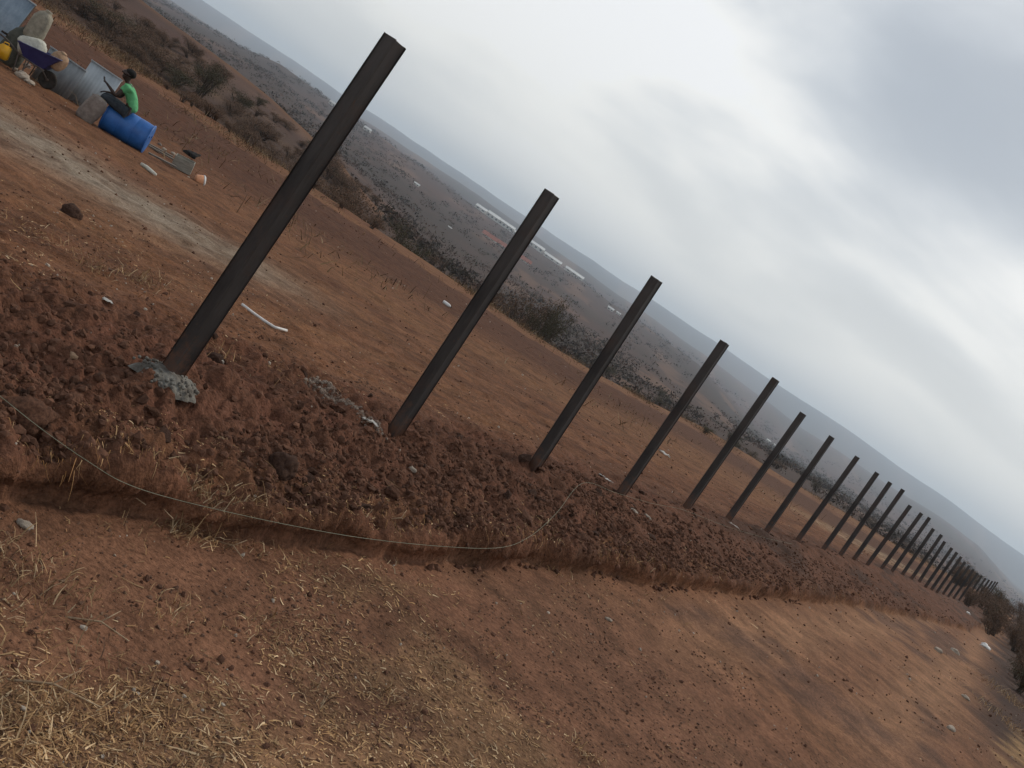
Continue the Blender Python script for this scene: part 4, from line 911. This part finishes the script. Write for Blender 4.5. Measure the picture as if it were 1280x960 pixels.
for q_, (u, v, s_, mt, lab) in enumerate([(205, 188, .05, 'stone', 'small pale stone behind the planks'), (216, 193, .05, 'stone', 'small pale stone between planks and box'), (199, 181, .045, 'sack_brown', 'small brown stone behind the planks near the drum')]):
    p = hit(u, v); bm = ico(2, 90 + q_, (1.2, .9, .8), .4, 1.3); o = obj('small_stone', bm, M[mt], None, True, p + Vector((0, 0, s_ * .4))); o.scale = (s_,) * 3; tag(o, lab, 'stone')
p = hit(249, 228); ball = empty('plastic_tub', p + Vector((0, 0, .06)), 'round orange and white plastic tub lying in front of the grey box', 'tub', None, (0, R(70), R(35)))
bm = bmesh.new(); lathe(bm, [(.001, -.11), (.08, -.11), (.10, -.08), (.108, 0), (.11, .05)], 20); obj('tub_body', bm, M['orange'], ball)
bm = bmesh.new(); lathe(bm, [(.001, .05), (.114, .048), (.114, .075), (.09, .095), (.001, .10)], 20); obj('lid', bm, M['white'], ball)
p = hit(184, 213); bm = bmesh.new(); tube(bm, [(-.17, 0, .03), (-.05, .01, .035), (.08, -.01, .035), (.19, .01, .03)], [.028, .036, .034, .024], 8); tag(obj('wood_offcut', bm, M['sack_white'], None, True, p, (0, 0, R(-14))), 'short pale stick lying in front of the blue drum', 'stick')
# white pipe
pp = [hit(u, v) + Vector((0, 0, .016)) for (u, v) in [(301, 382), (314, 392), (328, 402), (342, 411), (357, 415)]]
bm = bmesh.new(); tube(bm, pp, .0125, 10); tag(obj('plastic_pipe', bm, M['white'], None), 'white bent plastic pipe lying right of the tallest post', 'pipe')
def scrap(u, v, w_, l_, seed, lab, mt='white', name='paper_scrap', cat='scrap', yaw=0):
    p = hit(u, v) if v > 0 else None; r = random.Random(seed); bm = bmesh.new(); n_ = 5; g = [[None] * (n_ + 1) for _ in range(n_ + 1)]
    for i in range(n_ + 1):
        for j in range(n_ + 1): g[i][j] = bm.verts.new(((i / n_ - .5) * l_ + r.uniform(-.1, .1) * w_, (j / n_ - .5) * w_ * (1 + .3 * math.sin(i)), .012 + r.uniform(0, .34) * w_ * (1 if 0 < i < n_ else .5)))
    for i in range(n_):
        for j in range(n_): bm.faces.new((g[i][j], g[i + 1][j], g[i + 1][j + 1], g[i][j + 1]))
    bmesh.ops.solidify(bm, geom=bm.faces[:], thickness=.003); tag(obj(name, bm, M[mt], None, True, p, (0, 0, yaw)), lab, cat)
scrap(133, 379, .05, .07, 1, 'tiny crumpled white scrap on the field left of the tallest post')
scrap(463, 531, .06, .09, 2, 'crumpled white scrap at the foot of the second post')
scrap(455, 526, .03, .05, 4, 'small white scrap at the end of the cement streak')
scrap(830, 568, .16, .34, 3, 'flat white scrap on the field between fourth and fifth posts')
scrap(760, 602, .05, .16, 5, 'white torn strip just left of the fourth post foot', yaw=.6)
scrap(752, 596, .04, .10, 6, 'short pale strip, upper left of the fourth post foot', yaw=.3)
scrap(917, 658, .05, .2, 8, 'pale strip on the ground at the foot of the sixth post')
p = hit(558, 382); bt = empty('plastic_bottle', p + Vector((0, 0, .05)), 'white plastic bottle lying on the dark strip of field left of second post', 'bottle', None, (0, R(90), R(-10)))
bm = bmesh.new(); lathe(bm, [(.001, -.16), (.055, -.16), (.06, -.14), (.06, .05), (.05, .09), (.022, .13), (.022, .15), (.001, .15)], 18); obj('bottle_body', bm, M['white'], bt)
bm = bmesh.new(); lathe(bm, [(.001, .15), (.026, .15), (.026, .18), (.001, .18)], 14); obj('cap', bm, M['rubber'], bt)
# pale stones at the far right of the path
for q_, (u, v, w_, lab, mt) in enumerate([(1230, 809, .15, 'biggest white stone at the right end of the path', 'white'), (1172, 814, .08, 'pale stone on the path, left of a pair', 'stone'), (1193, 815, .08, 'pale stone on the path, right of a pair', 'stone'), (1233, 787, .09, 'pale stone among dead leaves behind the biggest white one', 'stone'), (1210, 767, .09, 'small white stone on the bank below the last posts', 'white'), (1258, 768, .25, 'pale tan rock within the hedge at the right edge', 'stone'), (1206, 873, .05, 'small pale stone low on the path near the right edge', 'stone'), (1188, 912, .05, 'small whitish stone nearest the bottom right corner', 'stone'), (760, 775, .02, 'small pale stone on the path below the cut bank', 'stone'), (515, 588, .022, 'pale stone on the bank just right of the second post', 'stone'), (792, 640, .03, 'pale stone on the bank below the fourth post', 'stone'), (809, 647, .03, 'whitish stone on the bank between fourth and fifth posts', 'stone'), (968, 575, .2, 'pale rock in the field left of the seventh post', 'stone'), (975, 590, .18, 'brown and white rock lower left of the seventh post', 'sack_brown'), (30, 658, .022, 'small pale stone on the path at the left edge', 'stone'), (90, 446, .018, 'small reddish pale stone on the field edge left of the wet concrete', 'bundle_brown')]):
    p = hit(u, v) if hit(u, v) is not None else far_at(u, v, 20, 200); bm = ico(3, 200 + q_, (1.5, .9, .7), .4, 1.2); o = obj('pale_stone', bm, M[mt], None, True, p + Vector((0, 0, w_ * .3)), (0, 0, rnd.uniform(-.5, .5))); o.scale = (w_,) * 3; tag(o, lab, 'stone')
# spilled cement, a streak of pale crumbs running to the second post
N = 900; f = rng.random(N); A_, B_ = hit(395, 476), hit(468, 533); x = A_.x + (B_.x - A_.x) * f + rng.normal(0, .035, N) * (1 + .6 * np.sin(f * 9)); y = A_.y + (B_.y - A_.y) * f + rng.normal(0, .06, N)
z = np.array([gz(a, b) for a, b in zip(x, y)]); tag(scatter_lumps('spilled_cement', np.stack([x, y, z + .003], 1), .004 + .014 * rng.random(N) ** 2, M['white_dust']), kind='stuff')
M['dead_stem'] = noisy('dead_stem', (.26, .17, .10), (.42, .31, .20), 14, .9)
# dead twigs lying on the path
for q_, (u, v, L_, lab) in enumerate([(160, 628, .14, 'forked pale twig standing in the foot of the cut bank'), (120, 790, .22, 'thin pale twig lying on the straw at lower left'), (285, 690, .16, 'pale curved stem in the dry tuft below the bank'), (60, 870, .3, 'long bent dead stem in the bottom left corner'), (500, 655, .16, 'pale root poking from the bank above the line')]):
    p = hit(u, v); bm = bmesh.new(); tube(bm, [(-L_ / 2, 0, .012), (0, .02, .03), (L_ / 2, -.01, .016)], [.004, .0035, .002], 5); tube(bm, [(0, .02, .03), (L_ * .2, .06, .07)], [.003, .0015], 5); tag(obj('dead_twig', bm, M['dead_stem'], None, True, p, (0, R(-6), rnd.uniform(-.6, .9))), lab, 'twig')

# ------------------------------------------------------------------ buildings far down the valley
def shed(name, lab, cat, u0, v0, u1, v1, lo, hi, dep, hw, hr, wall='wall_far', roof='roof_white', nwin=3, group=None):
    """long low building between two picture points, gable roof along its length"""
    A_, B_ = far_at(u0, v0, lo, hi), far_at(u1, v1, lo, hi); d1 = (A_.y + B_.y) / 2
    a_, b_ = at(u0, v0, d1), at(u1, v1, d1); L_ = (b_ - a_).length; c_ = (a_ + b_) / 2
    if dep is None: dep, hw, hr = L_ * .7, L_ * .36, L_ * .22
    gzv = float(land(np.array([c_.x]), np.array([c_.y]))[2][0]); e = empty(name, (c_.x, c_.y, gzv - .3), lab, cat, group, (0, 0, math.atan2(b_.y - a_.y, b_.x - a_.x)))
    bm = bmesh.new(); box(bm, L_, dep, hw * 2, (0, 0, 0)); obj('wall', bm, M[wall], e, smooth=False)
    bm = bmesh.new(); o_ = .4
    vv = [bm.verts.new(p_) for p_ in ((-L_ / 2 - o_, -dep / 2 - o_, hw), (L_ / 2 + o_, -dep / 2 - o_, hw), (L_ / 2 + o_, dep / 2 + o_, hw), (-L_ / 2 - o_, dep / 2 + o_, hw), (-L_ / 2 - o_, 0, hw + hr), (L_ / 2 + o_, 0, hw + hr))]
    for f_ in ((0, 1, 5, 4), (2, 3, 4, 5), (0, 4, 3), (1, 2, 5), (0, 3, 2, 1)): bm.faces.new([vv[i] for i in f_])
    obj('roof', bm, M[roof], e, smooth=False)
    for q in range(nwin):
        bm = bmesh.new(); ww = min(L_ / nwin * .4, hw * .9); box(bm, ww, .12, hw * .4, (-L_ / 2 + L_ * (q + .5) / nwin, -dep / 2 - .07, hw * .55)); obj('window', bm, M['window'], e, smooth=False)
for (u0, v0, u1, v1, dep, hw, hr, lab, nw) in [(594, 259, 607, 267.5, 40, 6, 5, 'long white greenhouse, leftmost of the far row', 2), (608, 269, 622, 279, 46, 8, 6, 'white greenhouse with a stepped roof, second from left in the far row', 3), (623, 279, 641, 291, 52, 9, 5, 'broad white greenhouse left of the second post top', 4), (642, 291, 652, 297, 40, 6, 4, 'small white greenhouse touching the second post', 2), (662, 303, 679, 315, 44, 8, 5, 'white greenhouse just right of the second post', 3), (680, 317, 701, 331, 40, 5, 5, 'long white greenhouse in the middle of the right group', 3), (706, 336, 728, 350.5, 40, 5, 5, 'separate long white greenhouse at the right end of the far row', 3)]:
    shed('greenhouse', lab, 'greenhouse', u0, v0, u1, v1, 700, 1650, dep * .6, hw * .75, hr * .7, nwin=nw, group='far white greenhouses')
for (u0, v0, u1, v1, lab) in [(602, 293, 620, 303, 'long red-roofed shed below the left greenhouses'), (620, 304, 634, 312, 'second red-roofed shed, close to the second post'), (650, 324, 662, 332, 'red-roofed shed just right of the second post')]:
    shed('red_shed', lab, 'shed', u0, v0, u1, v1, 400, 1500, 10, 1.2, 3.2, 'wall_far', 'roof_red', 2, 'red roofed sheds')
for (u, v, w_, lab) in [(762, 388, 7, 'bigger white house in the valley left of the third post top'), (772, 393, 5, 'smaller white house in the valley beside the third post'), (960, 552, 4.5, 'white hut behind the sixth post'), (967, 556, 3, 'smallest white hut, right beside the sixth post'), (562, 285, 3.5, 'pale hut on the slope left of the second post'), (520, 232, 6, 'pale hut high on the far slope between first two posts'), (458, 164, 8, 'tiny white house on the ridge just right of the tallest post'), (415, 132, 8, 'tiny pale house on the ridge left of the tallest post')]:
    shed('white_house', lab, 'house', u - w_ * .5, v - w_ * .33, u + w_ * .5, v + w_ * .33, 130, 1560, None, 0, 0, nwin=2, group='scattered houses in the valley')
